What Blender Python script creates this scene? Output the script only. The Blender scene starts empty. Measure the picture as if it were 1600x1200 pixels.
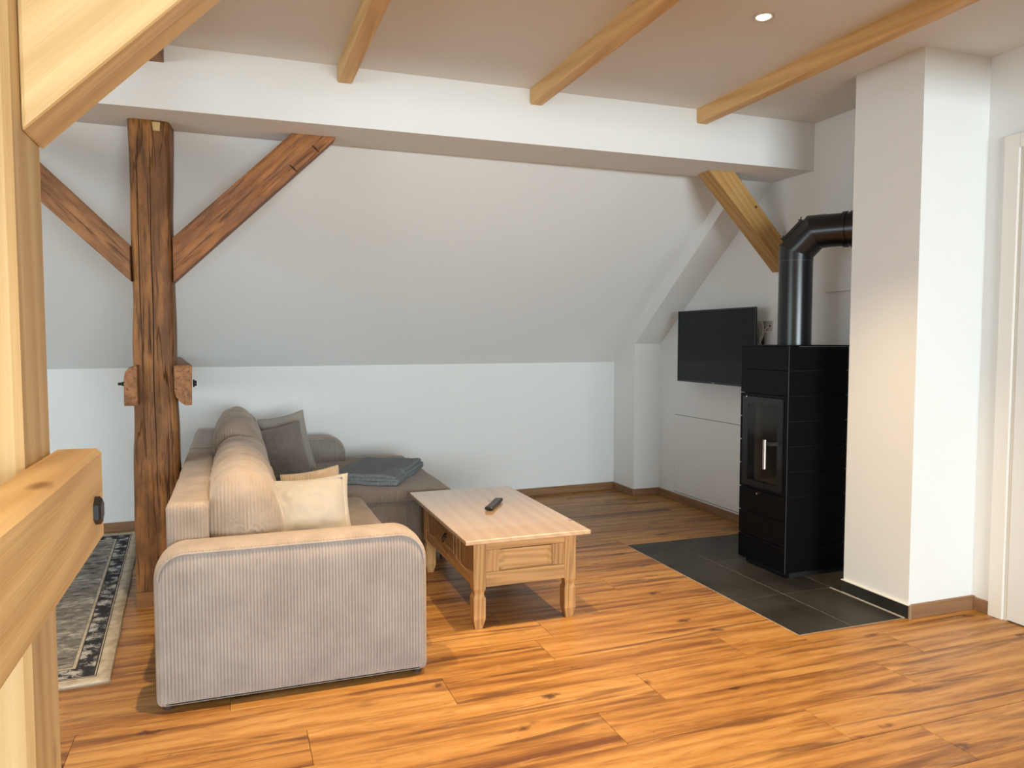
import bpy, bmesh, math, random
from mathutils import Vector, Matrix, noise
random.seed(7)
S = bpy.context.scene
COL = S.collection
R = math.radians
PI = math.pi

# ------------------------------------------------------------------ camera
CAMZ = 1.3
cd = bpy.data.cameras.new('camera'); cam = bpy.data.objects.new('camera', cd); COL.objects.link(cam)
yaw, pitch = R(20.093), R(3.331)
fwd = Vector((math.sin(yaw)*math.cos(pitch), math.cos(yaw)*math.cos(pitch), -math.sin(pitch)))
cam.location = (0, 0, CAMZ)
cam.rotation_euler = fwd.to_track_quat('-Z', 'Y').to_euler()
cd.sensor_width = 36; cd.lens = 36*1190.1/1600; cd.clip_start = .05
S.camera = cam

# ------------------------------------------------------------------ light and exposure
W = bpy.data.worlds.new('world'); S.world = W; W.use_nodes = True
W.node_tree.nodes['Background'].inputs['Color'].default_value = (.62, .78, 1, 1)
W.node_tree.nodes['Background'].inputs['Strength'].default_value = 1.2
S.view_settings.view_transform = 'Standard'; S.view_settings.look = 'None'
S.view_settings.gamma = 1; S.view_settings.use_curve_mapping = False
S.view_settings.exposure = 0.07

def area(name, loc, target, sx, sy, power, color):
    l = bpy.data.lights.new(name, 'AREA'); l.shape = 'RECTANGLE'; l.size = sx; l.size_y = sy
    l.energy = power; l.color = color
    o = bpy.data.objects.new(name, l); COL.objects.link(o)
    o.location = loc
    o.rotation_euler = (Vector(target)-Vector(loc)).to_track_quat('-Z', 'Y').to_euler()
    return o
# daylight entering through the window behind the camera
WX0, WX1, WZ0, WZ1 = -1.2, 2.8, .35, 2.0
XL = -5.0; YN = -6.5          # left and rear walls of the attic room
LY0, LY1, LZ0, LZ1 = -.6, 2.6, .8, 2.1  # opening in the left wall, added for the fill light
area('window_daylight', ((WX0+WX1)/2, YN+.08, (WZ0+WZ1)/2), ((WX0+WX1)/2, 5, .95), WX1-WX0-.1, WZ1-WZ0-.1, 600, (.80, .94, 1))
area('side_fill_light', (XL+.08, (LY0+LY1)/2, (LZ0+LZ1)/2), (3, 3.4, 1.2), LY1-LY0-.1, LZ1-LZ0-.1, 85, (.82, .94, 1))  # added fill light, set at an invented window in the left wall
SPOT_POWER = 172
SPOT_COLOR = (1, .73, .42)

# ------------------------------------------------------------------ helpers
def setp(o, label=None, cat=None, group=None, kind=None):
    if label: o['label'] = label
    if cat: o['category'] = cat
    if group: o['group'] = group
    if kind: o['kind'] = kind
    return o
def empty(name, loc, label=None, cat=None, group=None, kind=None, rz=0):
    o = bpy.data.objects.new(name, None); COL.objects.link(o); o.location = loc
    o.rotation_euler = (0, 0, rz); o.empty_display_size = .1
    return setp(o, label, cat, group, kind)

class MB:
    """collects geometry, world coordinates"""
    def __init__(s): s.v = []; s.f = []; s.sm = []
    def add(s, vs, fs, smooth=False):
        b = len(s.v); s.v += [Vector(p) for p in vs]
        for f in fs: s.f.append([b+i for i in f]); s.sm.append(smooth)
        return s
    def box(s, x0, x1, y0, y1, z0, z1):
        v = [(x0,y0,z0),(x1,y0,z0),(x1,y1,z0),(x0,y1,z0),(x0,y0,z1),(x1,y0,z1),(x1,y1,z1),(x0,y1,z1)]
        return s.add(v, [(0,3,2,1),(4,5,6,7),(0,1,5,4),(1,2,6,5),(2,3,7,6),(3,0,4,7)])
    def prism(s, poly, axis, a, b):
        """poly: 2D points, extruded on axis from a to b. axis Y: poly is (x,z); X: (y,z); Z: (x,y)"""
        def P(p, t):
            return {'Y': (p[0], t, p[1]), 'X': (t, p[0], p[1]), 'Z': (p[0], p[1], t)}[axis]
        n = len(poly)
        vs = [P(p, a) for p in poly]+[P(p, b) for p in poly]
        fs = [tuple(range(n)), tuple(range(2*n-1, n-1, -1))]
        for i in range(n):
            j = (i+1) % n; fs.append((j, i, n+i, n+j))
        return s.add(vs, fs)
    def tube(s, pts, r, seg=10, caps=True, smooth=True):
        pts = [Vector(p) for p in pts]; n = len(pts); rings = []
        up = Vector((0, 0, 1)); prev = None
        rs = r if isinstance(r, (list, tuple)) else [r]*n
        for i, p in enumerate(pts):
            t = (pts[min(i+1, n-1)]-pts[max(i-1, 0)]).normalized()
            if prev is None:
                a = t.cross(up)
                if a.length < .05: a = t.cross(Vector((1, 0, 0)))
                a.normalize()
            else:
                a = prev - t*prev.dot(t); a.normalize()
            prev = a; b = t.cross(a)
            rings.append([p+(a*math.cos(2*PI*k/seg)+b*math.sin(2*PI*k/seg))*rs[i] for k in range(seg)])
        vs = [v for rg in rings for v in rg]; fs = []
        for i in range(n-1):
            for k in range(seg):
                k2 = (k+1) % seg
                fs.append((i*seg+k, i*seg+k2, (i+1)*seg+k2, (i+1)*seg+k))
        s.add(vs, fs, smooth)
        if caps:
            s.add(rings[0], [tuple(range(seg-1, -1, -1))]); s.add(rings[-1], [tuple(range(seg))])
        return s
    def xform(s, M):
        s.v = [M @ v for v in s.v]; return s
    def build(s, name, mat, parent=None, bevel=0, seg=2, label=None, cat=None, group=None, kind=None, smooth=None, origin=None):
        if parent is not None:
            o0 = Vector(parent.get('_o', (0, 0, 0)))
        elif origin is not None: o0 = Vector(origin)
        else:
            xs = [v.x for v in s.v]; ys = [v.y for v in s.v]; zs = [v.z for v in s.v]
            o0 = Vector(((min(xs)+max(xs))/2, (min(ys)+max(ys))/2, min(zs)))
        me = bpy.data.meshes.new(name)
        me.from_pydata([tuple(v-o0) for v in s.v], [], s.f)
        me.polygons.foreach_set('use_smooth', [bool(q) if smooth is None else smooth for q in s.sm])
        me.update()
        bm = bmesh.new(); bm.from_mesh(me); bmesh.ops.recalc_face_normals(bm, faces=bm.faces); bm.to_mesh(me); bm.free()
        me.materials.append(mat)
        o = bpy.data.objects.new(name, me); COL.objects.link(o)
        if parent is not None:
            o.parent = parent
        else: o.location = o0
        o['_o'] = tuple(o0)
        if bevel:
            m = o.modifiers.new('bevel', 'BEVEL'); m.width = bevel; m.segments = seg; m.limit_method = 'ANGLE'; m.angle_limit = R(40)
            m.harden_normals = False
            for p in me.polygons: p.use_smooth = False
        return setp(o, label, cat, group, kind)
def root(name, loc, label, cat, group=None, kind=None):
    o = empty(name, loc, label, cat, group, kind); o['_o'] = tuple(loc); return o
def box(x0, x1, y0, y1, z0, z1): return MB().box(x0, x1, y0, y1, z0, z1)

def ribf(t):
    d = abs(t-round(t))
    return 1-math.exp(-(d/.17)**2)*(1.0) if d < .42 else 1.0

def softbox(sx, sy, sz, r, res, fn=None, pw=2.0):
    """rounded box centred on the origin; fn(p, n, (u,v,w)) -> p"""
    mb = MB(); idx = {}
    hx, hy, hz = sx/2, sy/2, sz/2
    nx, ny, nz = [max(2, int(round(q/res))) for q in (sx, sy, sz)]
    def vert(i, j, k):
        key = (i, j, k)
        if key in idx: return idx[key]
        p = Vector((-hx+sx*i/nx, -hy+sy*j/ny, -hz+sz*k/nz))
        q = Vector((max(-hx+r, min(hx-r, p.x)), max(-hy+r, min(hy-r, p.y)), max(-hz+r, min(hz-r, p.z))))
        d = p-q
        if d.length < 1e-9: n = Vector((0, 0, 1)); pos = p
        else:
            n = d.normalized(); pos = q+n*r
        if fn: pos = fn(Vector(pos), n, Vector((p.x/hx, p.y/hy, p.z/hz)))
        idx[key] = len(mb.v); mb.v.append(Vector(pos)); return idx[key]
    def quad(a, b, c, d): mb.f.append([a, b, c, d]); mb.sm.append(True)
    for i in range(nx):
        for j in range(ny):
            for k in (0, nz): quad(vert(i,j,k), vert(i+1,j,k), vert(i+1,j+1,k), vert(i,j+1,k))
    for i in range(nx):
        for k in range(nz):
            for j in (0, ny): quad(vert(i,j,k), vert(i+1,j,k), vert(i+1,j,k+1), vert(i,j,k+1))
    for j in range(ny):
        for k in range(nz):
            for i in (0, nx): quad(vert(i,j,k), vert(i,j+1,k), vert(i,j+1,k+1), vert(i,j,k+1))
    return mb

# ------------------------------------------------------------------ materials
def nodes(name):
    m = bpy.data.materials.new(name); m.use_nodes = True
    nt = m.node_tree; b = nt.nodes['Principled BSDF']
    return m, nt, b
def N(nt, t, **k):
    n = nt.nodes.new(t)
    for a, v in k.items():
        if a.startswith('i_'): n.inputs[a[2:].replace('_', ' ')].default_value = v
        else: setattr(n, a, v)
    return n
def L(nt, a, b): nt.links.new(a, b)
def c4(c): return (c[0], c[1], c[2], 1)
def ramp(nt, fac, stops, interp='LINEAR'):
    n = nt.nodes.new('ShaderNodeValToRGB'); n.color_ramp.interpolation = interp
    while len(n.color_ramp.elements) < len(stops): n.color_ramp.elements.new(.5)
    for e, (p, c) in zip(n.color_ramp.elements, stops): e.position = p; e.color = c4(c)
    L(nt, fac, n.inputs[0]); return n.outputs[0]
def mix(nt, fac, a, b, mode='MIX'):
    n = nt.nodes.new('ShaderNodeMix'); n.data_type = 'RGBA'; n.blend_type = mode
    for sock, v in ((n.inputs[0], fac), (n.inputs[6], a), (n.inputs[7], b)):
        if isinstance(v, (int, float)): sock.default_value = v
        elif isinstance(v, tuple): sock.default_value = c4(v)
        else: L(nt, v, sock)
    return n.outputs[2]
def math_(nt, op, a, b=None, c=None):
    n = nt.nodes.new('ShaderNodeMath'); n.operation = op
    for i, v in enumerate((a, b, c)):
        if v is None: continue
        if isinstance(v, (int, float)): n.inputs[i].default_value = v
        else: L(nt, v, n.inputs[i])
    return n.outputs[0]
def bump(nt, b, h, strength, dist=.01):
    n = nt.nodes.new('ShaderNodeBump'); n.inputs['Strength'].default_value = strength; n.inputs['Distance'].default_value = dist
    L(nt, h, n.inputs['Height']); L(nt, n.outputs[0], b.inputs['Normal'])
def noise_(nt, vec, scale, detail=4, rough=.5, dist=0):
    n = nt.nodes.new('ShaderNodeTexNoise'); n.inputs['Scale'].default_value = scale; n.inputs['Detail'].default_value = detail
    n.inputs['Roughness'].default_value = rough; n.inputs['Distortion'].default_value = dist
    if vec is not None: L(nt, vec, n.inputs['Vector'])
    return n.outputs[0]
def mapping(nt, rot=(0,0,0), sc=(1,1,1), loc=(0,0,0), src='Object', rnd=0):
    tc = nt.nodes.new('ShaderNodeTexCoord'); out = tc.outputs[src]
    if rnd:
        oi = nt.nodes.new('ShaderNodeObjectInfo')
        v = nt.nodes.new('ShaderNodeVectorMath'); v.operation = 'SCALE'; v.inputs[0].default_value = (7.3, 11.7, 5.1)
        L(nt, math_(nt, 'MULTIPLY', oi.outputs['Random'], rnd), v.inputs['Scale'])
        a = nt.nodes.new('ShaderNodeVectorMath'); a.operation = 'ADD'; L(nt, out, a.inputs[0]); L(nt, v.outputs[0], a.inputs[1]); out = a.outputs[0]
    m = nt.nodes.new('ShaderNodeMapping'); m.inputs['Rotation'].default_value = rot; m.inputs['Scale'].default_value = sc; m.inputs['Location'].default_value = loc
    L(nt, out, m.inputs['Vector'])
    return m.outputs[0]
def rotated(nt, rot):
    return mapping(nt, rot=rot)
def scaled(nt, vec, sc):
    m = nt.nodes.new('ShaderNodeMapping'); m.inputs['Scale'].default_value = sc; L(nt, vec, m.inputs['Vector']); return m.outputs[0]

def plain(name, col, rough=.5, metal=0, spec=.5, bmp=0, bscale=200, coat=0):
    m, nt, b = nodes(name)
    b.inputs['Base Color'].default_value = c4(col); b.inputs['Roughness'].default_value = rough
    b.inputs['Metallic'].default_value = metal; b.inputs['Specular IOR Level'].default_value = spec
    b.inputs['Coat Weight'].default_value = coat; b.inputs['Coat Roughness'].default_value = .15
    if bmp:
        bump(nt, b, noise_(nt, mapping(nt), bscale, 3), bmp, .002)
    return m
def plaster(name, col):
    m, nt, b = nodes(name)
    v = mapping(nt)
    n1 = noise_(nt, v, 1.6, 3)
    L(nt, mix(nt, n1, tuple(q*.985 for q in col), tuple(min(1, q*1.01) for q in col)), b.inputs['Base Color'])
    b.inputs['Roughness'].default_value = .85; b.inputs['Specular IOR Level'].default_value = .2
    bump(nt, b, noise_(nt, v, 160, 4, .6), .12, .002)
    return m
def wood(name, rot, light, dark, knot=(.12,.05,.02), ringscale=26, crack=0, rough=.55, streak=.5, knots=.35, rnd=0, along=.07, bmp=.25, kscale=3.2):
    """grain runs along local X after the rotation"""
    m, nt, b = nodes(name)
    v = mapping(nt, rot=rot, rnd=rnd)
    st = scaled(nt, v, (along, 1, 1))
    warp = noise_(nt, scaled(nt, v, (.25, 1, 1)), 3, 2)
    wv = nt.nodes.new('ShaderNodeTexWave'); wv.wave_type = 'BANDS'; wv.bands_direction = 'DIAGONAL'
    wv.inputs['Scale'].default_value = ringscale*.5; wv.inputs['Distortion'].default_value = 9; wv.inputs['Detail'].default_value = 3
    wv.inputs['Detail Scale'].default_value = .8
    L(nt, st, wv.inputs['Vector'])
    big = noise_(nt, st, 7, 5, .6)
    fine = noise_(nt, scaled(nt, v, (along*.35, 1, 1)), 150, 3, .6)
    f = math_(nt, 'ADD', math_(nt, 'MULTIPLY', wv.outputs[0], .30*streak+.1), math_(nt, 'MULTIPLY', big, .75))
    f = math_(nt, 'ADD', f, math_(nt, 'MULTIPLY', fine, .22))
    col = ramp(nt, f, [(.30, dark), (.52, tuple((p+q)/2 for p, q in zip(light, dark))), (.82, light)])
    vo = nt.nodes.new('ShaderNodeTexVoronoi'); vo.inputs['Scale'].default_value = kscale
    L(nt, scaled(nt, v, (.75, 1.6, 1.6)), vo.inputs['Vector'])
    kf = ramp(nt, vo.outputs['Distance'], [(.0, (1,1,1)), (.075*knots/.35, (.7,.7,.7)), (.17*knots/.35, (0,0,0))])
    col = mix(nt, kf, col, knot)
    h = math_(nt, 'ADD', wv.outputs[0], fine)
    if crack:
        cn = noise_(nt, scaled(nt, v, (.035, 1, 1)), 22, 3, .5, .3)
        cf = ramp(nt, cn, [(.0, (1,1,1)), (.36, (1,1,1)), (.385, (0,0,0))]) if False else ramp(nt, cn, [(.485, (0,0,0)), (.5, (1,1,1)), (.515, (0,0,0))])
        cm = noise_(nt, scaled(nt, v, (.3, 1, 1)), 4, 2)
        cf2 = math_(nt, 'MULTIPLY', cf, ramp(nt, cm, [(.45, (0,0,0)), (.58, (1,1,1))]))
        col = mix(nt, math_(nt, 'MULTIPLY', cf2, crack), col, tuple(q*.25 for q in dark))
        c3 = noise_(nt, scaled(nt, v, (.06, 1, 1)), 64, 3, .6, .4)
        col = mix(nt, ramp(nt, c3, [(.34, (.85,.85,.85)), (.45, (0,0,0))]), col, tuple(q*.35 for q in dark))
        col = mix(nt, ramp(nt, c3, [(.58, (0,0,0)), (.75, (.5,.5,.5))]), col, tuple(min(1, q*1.25) for q in light))
        blot = noise_(nt, scaled(nt, v, (.35, 1, 1)), 9, 5, .65)
        col = mix(nt, ramp(nt, blot, [(.42, (0,0,0)), (.62, (.75,.75,.75))]), col, tuple(q*.55 for q in dark))
        h = math_(nt, 'SUBTRACT', math_(nt, 'ADD', h, math_(nt, 'MULTIPLY', blot, 1.5)), math_(nt, 'MULTIPLY', cf2, 3))
    L(nt, col, b.inputs['Base Color'])
    b.inputs['Roughness'].default_value = rough; b.inputs['Specular IOR Level'].default_value = .35
    bump(nt, b, h, bmp, .004)
    return m

WHITE = plaster('white_plaster', (.79, .80, .785))
WHITE_C = plaster('white_plaster_ceiling', (.72, .71, .68))
SPR_L, SPR_D = (.80, .56, .27), (.62, .37, .13)
spruce_x = wood('spruce_along_x', (0,0,0), (.62,.39,.16), (.40,.21,.07), ringscale=20, knots=.22)
spruce_y = wood('spruce_along_y', (0,0,R(90)), (.74,.48,.20), (.50,.28,.10), ringscale=26, knots=.2)
spruce_z = wood('spruce_along_z', (0,R(90),0), (.62,.44,.22), (.44,.25,.095), ringscale=16, knots=.22, knot=(.26,.12,.04))
spruce_tie = wood('spruce_tie', (0,0,R(90)), (.72,.48,.22), (.48,.27,.10), ringscale=20, knots=.2, knot=(.2,.09,.03))
spruce_d = wood('spruce_diagonal', (0,R(45),0), (.72,.51,.25), (.52,.31,.12), ringscale=16, knots=.12, knot=(.3,.14,.05))
spruce_d2 = wood('spruce_diagonal_far', (0,R(-45),0), (.52,.31,.11), (.33,.17,.045), ringscale=28, knots=.2, knot=(.1,.03,.01))
old_z = wood('old_timber_upright', (0,R(90),0), (.36,.155,.042), (.17,.065,.020), ringscale=16, crack=.9, knots=.15, bmp=.6)
old_d = wood('old_timber_diagonal', (0,R(45),0), (.38,.15,.042), (.21,.075,.023), ringscale=22, crack=.6, knots=.15, bmp=.45)
old_d2 = wood('old_timber_diagonal_left', (0,R(-45),0), (.40,.19,.075), (.22,.09,.032), ringscale=22, crack=.9, knots=.15, bmp=.45)
old_y = wood('old_timber_tie', (0,0,R(90)), (.38,.18,.07), (.22,.09,.034), ringscale=20, crack=.7, knots=.1, bmp=.45)
pine = wood('table_pine_x', (0,0,0), (.56,.325,.13), (.25,.11,.034), ringscale=40, knots=.1, along=.05, bmp=.12)
pine_y = wood('table_pine_y', (0,0,R(90)), (.50,.29,.125), (.26,.125,.04), ringscale=40, knots=.1, along=.05, bmp=.12)
pine_z = wood('table_pine_z', (0,R(90),0), (.56,.32,.125), (.25,.11,.034), ringscale=50, knots=.1, along=.05, bmp=.12)
def tabletop_mat():
    m = wood('table_top_pine', (0,0,R(90)), (.56,.39,.25), (.44,.28,.16), ringscale=16, knots=.12, along=.05, bmp=.03)
    b = m.node_tree.nodes['Principled BSDF']; b.inputs['Roughness'].default_value = .3
    b.inputs['Coat Weight'].default_value = 1; b.inputs['Coat Roughness'].default_value = .025; b.inputs['Coat IOR'].default_value = 1.6
    return m
pine_top = tabletop_mat()

def plank_mat():
    m, nt, b = nodes('oak_plank')
    v = mapping(nt, rnd=9)
    oi = nt.nodes.new('ShaderNodeObjectInfo')
    st = scaled(nt, v, (.10, 1, 1)); st2 = scaled(nt, v, (.045, 1, 1))
    big = noise_(nt, st, 9, 6, .62, .6)
    fine = noise_(nt, st2, 120, 4, .65)
    wv = nt.nodes.new('ShaderNodeTexWave'); wv.wave_type = 'BANDS'; wv.bands_direction = 'Y'
    wv.inputs['Scale'].default_value = 5; wv.inputs['Distortion'].default_value = 10; wv.inputs['Detail'].default_value = 4
    L(nt, st, wv.inputs['Vector'])
    f = math_(nt, 'ADD', math_(nt, 'MULTIPLY', big, .8), math_(nt, 'MULTIPLY', fine, .22))
    f = math_(nt, 'ADD', f, math_(nt, 'MULTIPLY', wv.outputs[0], .10))
    f = math_(nt, 'ADD', f, math_(nt, 'MULTIPLY', math_(nt, 'SUBTRACT', oi.outputs['Random'], .5), .12))
    col = ramp(nt, f, [(.36, (.13, .043, .012)), (.45, (.24, .10, .024)), (.56, (.385, .180, .045)), (.72, (.49, .262, .082))])
    # dark heart streaks
    s2 = noise_(nt, scaled(nt, v, (.07, 1, 1)), 13, 4, .55, .8)
    sf = ramp(nt, s2, [(.55, (0,0,0)), (.62, (.65,.65,.65)), (.72, (.95,.95,.95))])
    col = mix(nt, sf, col, (.10, .034, .012))
    mid = noise_(nt, scaled(nt, v, (.16, 1, 1)), 46, 4, .6, .5)
    col = mix(nt, ramp(nt, mid, [(.30, (.55,.55,.55)), (.46, (0,0,0))]), col, (.19, .07, .02))
    col = mix(nt, ramp(nt, mid, [(.56, (0,0,0)), (.75, (.45,.45,.45))]), col, (.60, .34, .14))
    vo = nt.nodes.new('ShaderNodeTexVoronoi'); vo.inputs['Scale'].default_value = 3.4
    kd = nt.nodes.new('ShaderNodeVectorMath'); kd.operation = 'MULTIPLY_ADD'; kd.inputs[1].default_value = (.09, .09, .09)
    nz = nt.nodes.new('ShaderNodeTexNoise'); nz.inputs['Scale'].default_value = 22; nz.inputs['Detail'].default_value = 3; L(nt, v, nz.inputs['Vector'])
    L(nt, nz.outputs['Color'], kd.inputs[0]); L(nt, scaled(nt, mapping(nt, rnd=31), (.8, 1.7, 1)), kd.inputs[2]); L(nt, kd.outputs[0], vo.inputs['Vector'])
    kf = ramp(nt, vo.outputs['Distance'], [(0, (1,1,1)), (.055, (.85,.85,.85)), (.14, (0,0,0))])
    col = mix(nt, kf, col, (.07, .024, .010))
    L(nt, col, b.inputs['Base Color'])
    b.inputs['Roughness'].default_value = .42; b.inputs['Specular IOR Level'].default_value = .35
    bump(nt, b, math_(nt, 'ADD', fine, big), .12, .002)
    return m
PLANK = plank_mat()
BASE = wood('skirting_oak', (0,0,0), (.30,.165,.08), (.20,.10,.045), ringscale=20, knots=.05, bmp=.1, along=.05)
BASE_Y = wood('skirting_oak_y', (0,0,R(90)), (.30,.165,.08), (.20,.10,.045), ringscale=20, knots=.05, bmp=.1, along=.05)
def tile_mat():
    m, nt, b = nodes('slate_tile')
    v = mapping(nt, rnd=4)
    n = noise_(nt, v, 3.2, 6, .6, .4)
    L(nt, ramp(nt, n, [(.3, (.012, .0115, .010)), (.7, (.042, .040, .036))]), b.inputs['Base Color'])
    b.inputs['Roughness'].default_value = .5; b.inputs['Specular IOR Level'].default_value = .35
    bump(nt, b, noise_(nt, v, 60, 5), .08, .002)
    return m
TILE = tile_mat()
GROUT = plain('grout', (.42, .40, .36), .9)

def cord_mat(name, c1, c2, pitch=.0148, strength=.9, top=0.0):
    """velvety rib cord; ribs run upright on the sides"""
    m, nt, b = nodes(name)
    tc = nt.nodes.new('ShaderNodeTexCoord')
    sp = nt.nodes.new('ShaderNodeSeparateXYZ'); L(nt, tc.outputs['Object'], sp.inputs[0])
    sn = nt.nodes.new('ShaderNodeSeparateXYZ'); L(nt, tc.outputs['Normal'], sn.inputs[0])
    def rib(o): return math_(nt, 'ABSOLUTE', math_(nt, 'SINE', math_(nt, 'MULTIPLY', o, PI/pitch)))
    wx = math_(nt, 'POWER', math_(nt, 'ABSOLUTE', sn.outputs[0]), 2); wy = math_(nt, 'POWER', math_(nt, 'ABSOLUTE', sn.outputs[1]), 2)
    h = math_(nt, 'ADD', math_(nt, 'MULTIPLY', rib(sp.outputs[0]), wy), math_(nt, 'MULTIPLY', rib(sp.outputs[1]), wx))
    if top:
        h = math_(nt, 'ADD', h, math_(nt, 'MULTIPLY', rib(sp.outputs[1]), math_(nt, 'MULTIPLY', math_(nt, 'ABSOLUTE', sn.outputs[2]), top)))
    nn = noise_(nt, tc.outputs['Object'], 9, 5, .6)
    n2 = noise_(nt, tc.outputs['Object'], 500, 2, .6)
    col = mix(nt, ramp(nt, nn, [(.35, (0,0,0)), (.65, (1,1,1))]), c1, c2)
    L(nt, col, b.inputs['Base Color'])
    b.inputs['Roughness'].default_value = .95; b.inputs['Specular IOR Level'].default_value = .1
    b.inputs['Sheen Weight'].default_value = .35; b.inputs['Sheen Roughness'].default_value = .5
    b.inputs['Sheen Tint'].default_value = (1, .93, .87, 1)
    hh = math_(nt, 'ADD', math_(nt, 'MULTIPLY', h, 1), math_(nt, 'MULTIPLY', n2, .25))
    bump(nt, b, hh, strength, .004)
    return m
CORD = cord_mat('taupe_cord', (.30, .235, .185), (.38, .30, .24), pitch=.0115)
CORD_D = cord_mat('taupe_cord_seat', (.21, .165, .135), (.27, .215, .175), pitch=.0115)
CORDC = cord_mat('cushion_cord', (.30, .235, .185), (.38, .30, .24), strength=.12, pitch=.9)
CORDG = cord_mat('geometry_cord', (.31, .265, .24), (.37, .32, .29), strength=.12, pitch=.9)
def cloth(name, c1, c2, scale=320, b_=.2):
    m, nt, b = nodes(name)
    v = mapping(nt)
    L(nt, mix(nt, noise_(nt, v, 8, 3), c1, c2), b.inputs['Base Color'])
    b.inputs['Roughness'].default_value = .95; b.inputs['Specular IOR Level'].default_value = .1
    b.inputs['Sheen Weight'].default_value = .2
    bump(nt, b, noise_(nt, v, scale, 2), b_, .002)
    return m
CREAM = cloth('cream_linen', (.34, .31, .275), (.40, .365, .325))
GREIGE = cloth('greige_linen', (.32, .29, .25), (.37, .335, .29))
def throw_mat():
    m, nt, b = nodes('slate_blue_knit')
    v = mapping(nt)
    sp = nt.nodes.new('ShaderNodeSeparateXYZ'); L(nt, v, sp.inputs[0])
    def g(o, p, w):
        a = math_(nt, 'ABSOLUTE', math_(nt, 'SINE', math_(nt, 'MULTIPLY', o, PI/p)))
        return ramp(nt, a, [(0, (1,1,1)), (w, (0,0,0))])
    ln = math_(nt, 'MAXIMUM', g(sp.outputs[0], .032, .22), g(sp.outputs[1], .05, .12))
    n = noise_(nt, v, 120, 3)
    col = mix(nt, n, (.16, .18, .188), (.24, .26, .268))
    col = mix(nt, math_(nt, 'MULTIPLY', ln, .8), col, (.42, .45, .45))
    L(nt, col, b.inputs['Base Color']); b.inputs['Roughness'].default_value = .95
    b.inputs['Specular IOR Level'].default_value = .1
    bump(nt, b, math_(nt, 'ADD', math_(nt, 'MULTIPLY', n, .6), ln), .8, .004)
    return m
THROW = throw_mat()
def rug_mat(x1, y0, x0, y1):
    """flat woven print: cream edge, dark floral band, faded grey field; object origin at the near right corner"""
    m, nt, b = nodes('woven_rug')
    tc = nt.nodes.new('ShaderNodeTexCoord'); sp = nt.nodes.new('ShaderNodeSeparateXYZ'); L(nt, tc.outputs['Object'], sp.inputs[0])
    dx = math_(nt, 'MULTIPLY', sp.outputs[0], -1)
    dy = sp.outputs[1]
    dy2 = math_(nt, 'SUBTRACT', y1-y0, dy)
    d = math_(nt, 'MINIMUM', math_(nt, 'MINIMUM', dx, math_(nt, 'MULTIPLY', dy, .75)), math_(nt, 'MULTIPLY', dy2, .75))
    v = tc.outputs['Object']
    # field: abraded horizontal mottling
    f1 = noise_(nt, scaled(nt, v, (1, 1.8, 1)), 16, 6, .7, .8)
    f2 = noise_(nt, scaled(nt, v, (1, 2.2, 1)), 3, 3, .6)
    ff = math_(nt, 'ADD', math_(nt, 'MULTIPLY', f1, .7), math_(nt, 'MULTIPLY', f2, .35))
    field = ramp(nt, ff, [(.36, (.05, .048, .045)), (.45, (.17, .16, .145)), (.54, (.27, .25, .225)), (.64, (.55, .51, .44))])
    # floral band
    vo = nt.nodes.new('ShaderNodeTexVoronoi'); vo.inputs['Scale'].default_value = 15; vo.feature = 'SMOOTH_F1'
    vo.inputs['Randomness'].default_value = .55
    L(nt, v, vo.inputs['Vector'])
    pet = noise_(nt, v, 42, 3, .6, 1.5)
    bf = math_(nt, 'ADD', math_(nt, 'MULTIPLY', vo.outputs['Distance'], .9), math_(nt, 'MULTIPLY', pet, .75))
    band = ramp(nt, bf, [(.54, (.52, .49, .46)), (.68, (.27, .26, .26)), (.76, (.05, .052, .06)), (.95, (.03, .031, .037))])
    cream = ramp(nt, noise_(nt, v, 20, 4), [(.35, (.42, .36, .27)), (.65, (.60, .53, .42))])
    dark = (.055, .052, .05)
    def sel(edge, inner, outer):   # d > edge -> inner
        s = math_(nt, 'GREATER_THAN', d, edge); return mix(nt, s, outer, inner)
    col = sel(.004, cream, (.30, .27, .22))
    col = sel(.014, col if False else cream, col)
    col = sel(.052, dark, col); col = sel(.056, cream, col)
    col = sel(.060, dark, col); col = sel(.066, band, col)
    col = sel(.130, dark, col); col = sel(.134, cream, col); col = sel(.146, (.2, .19, .17), col); col = sel(.149, field, col)
    L(nt, col, b.inputs['Base Color']); b.inputs['Roughness'].default_value = .95; b.inputs['Specular IOR Level'].default_value = .1
    bump(nt, b, noise_(nt, v, 260, 3), .5, .003)
    return m

BLACKM = plain('black_iron', (.012, .012, .013), .45, .3)
BLACKP = plain('black_stove_pipe', (.006, .006, .007), .28, .0, .5)
def stove_mat():
    m, nt, b = nodes('black_glazed_tile')
    b.inputs['Base Color'].default_value = (.004, .004, .0052, 1); b.inputs['Roughness'].default_value = .36
    b.inputs['Specular IOR Level'].default_value = .12
    bump(nt, b, noise_(nt, mapping(nt), 35, 3), .03, .002)
    return m
STOVE = stove_mat()
STOVE_IN = plain('stove_core', (.004, .004, .004), .7)
EDGE = plain('stove_edge_line', (.06, .06, .06), .4)
STEEL = plain('brushed_steel', (.55, .52, .48), .32, 1)
CHROME = plain('chrome', (.8, .8, .8), .15, 1)
FIREBRICK = plain('vermiculite_plate', (.16, .13, .10), .9, bmp=.3)
def glass_mat():
    m, nt, b = nodes('stove_glass')
    b.inputs['Base Color'].default_value = (.5, .5, .5, 1); b.inputs['Roughness'].default_value = .03
    b.inputs['Alpha'].default_value = .35; b.inputs['Specular IOR Level'].default_value = .8
    b.inputs['Base Color'].default_value = (.01, .01, .01, 1)
    return m
GLASS = glass_mat()
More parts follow.
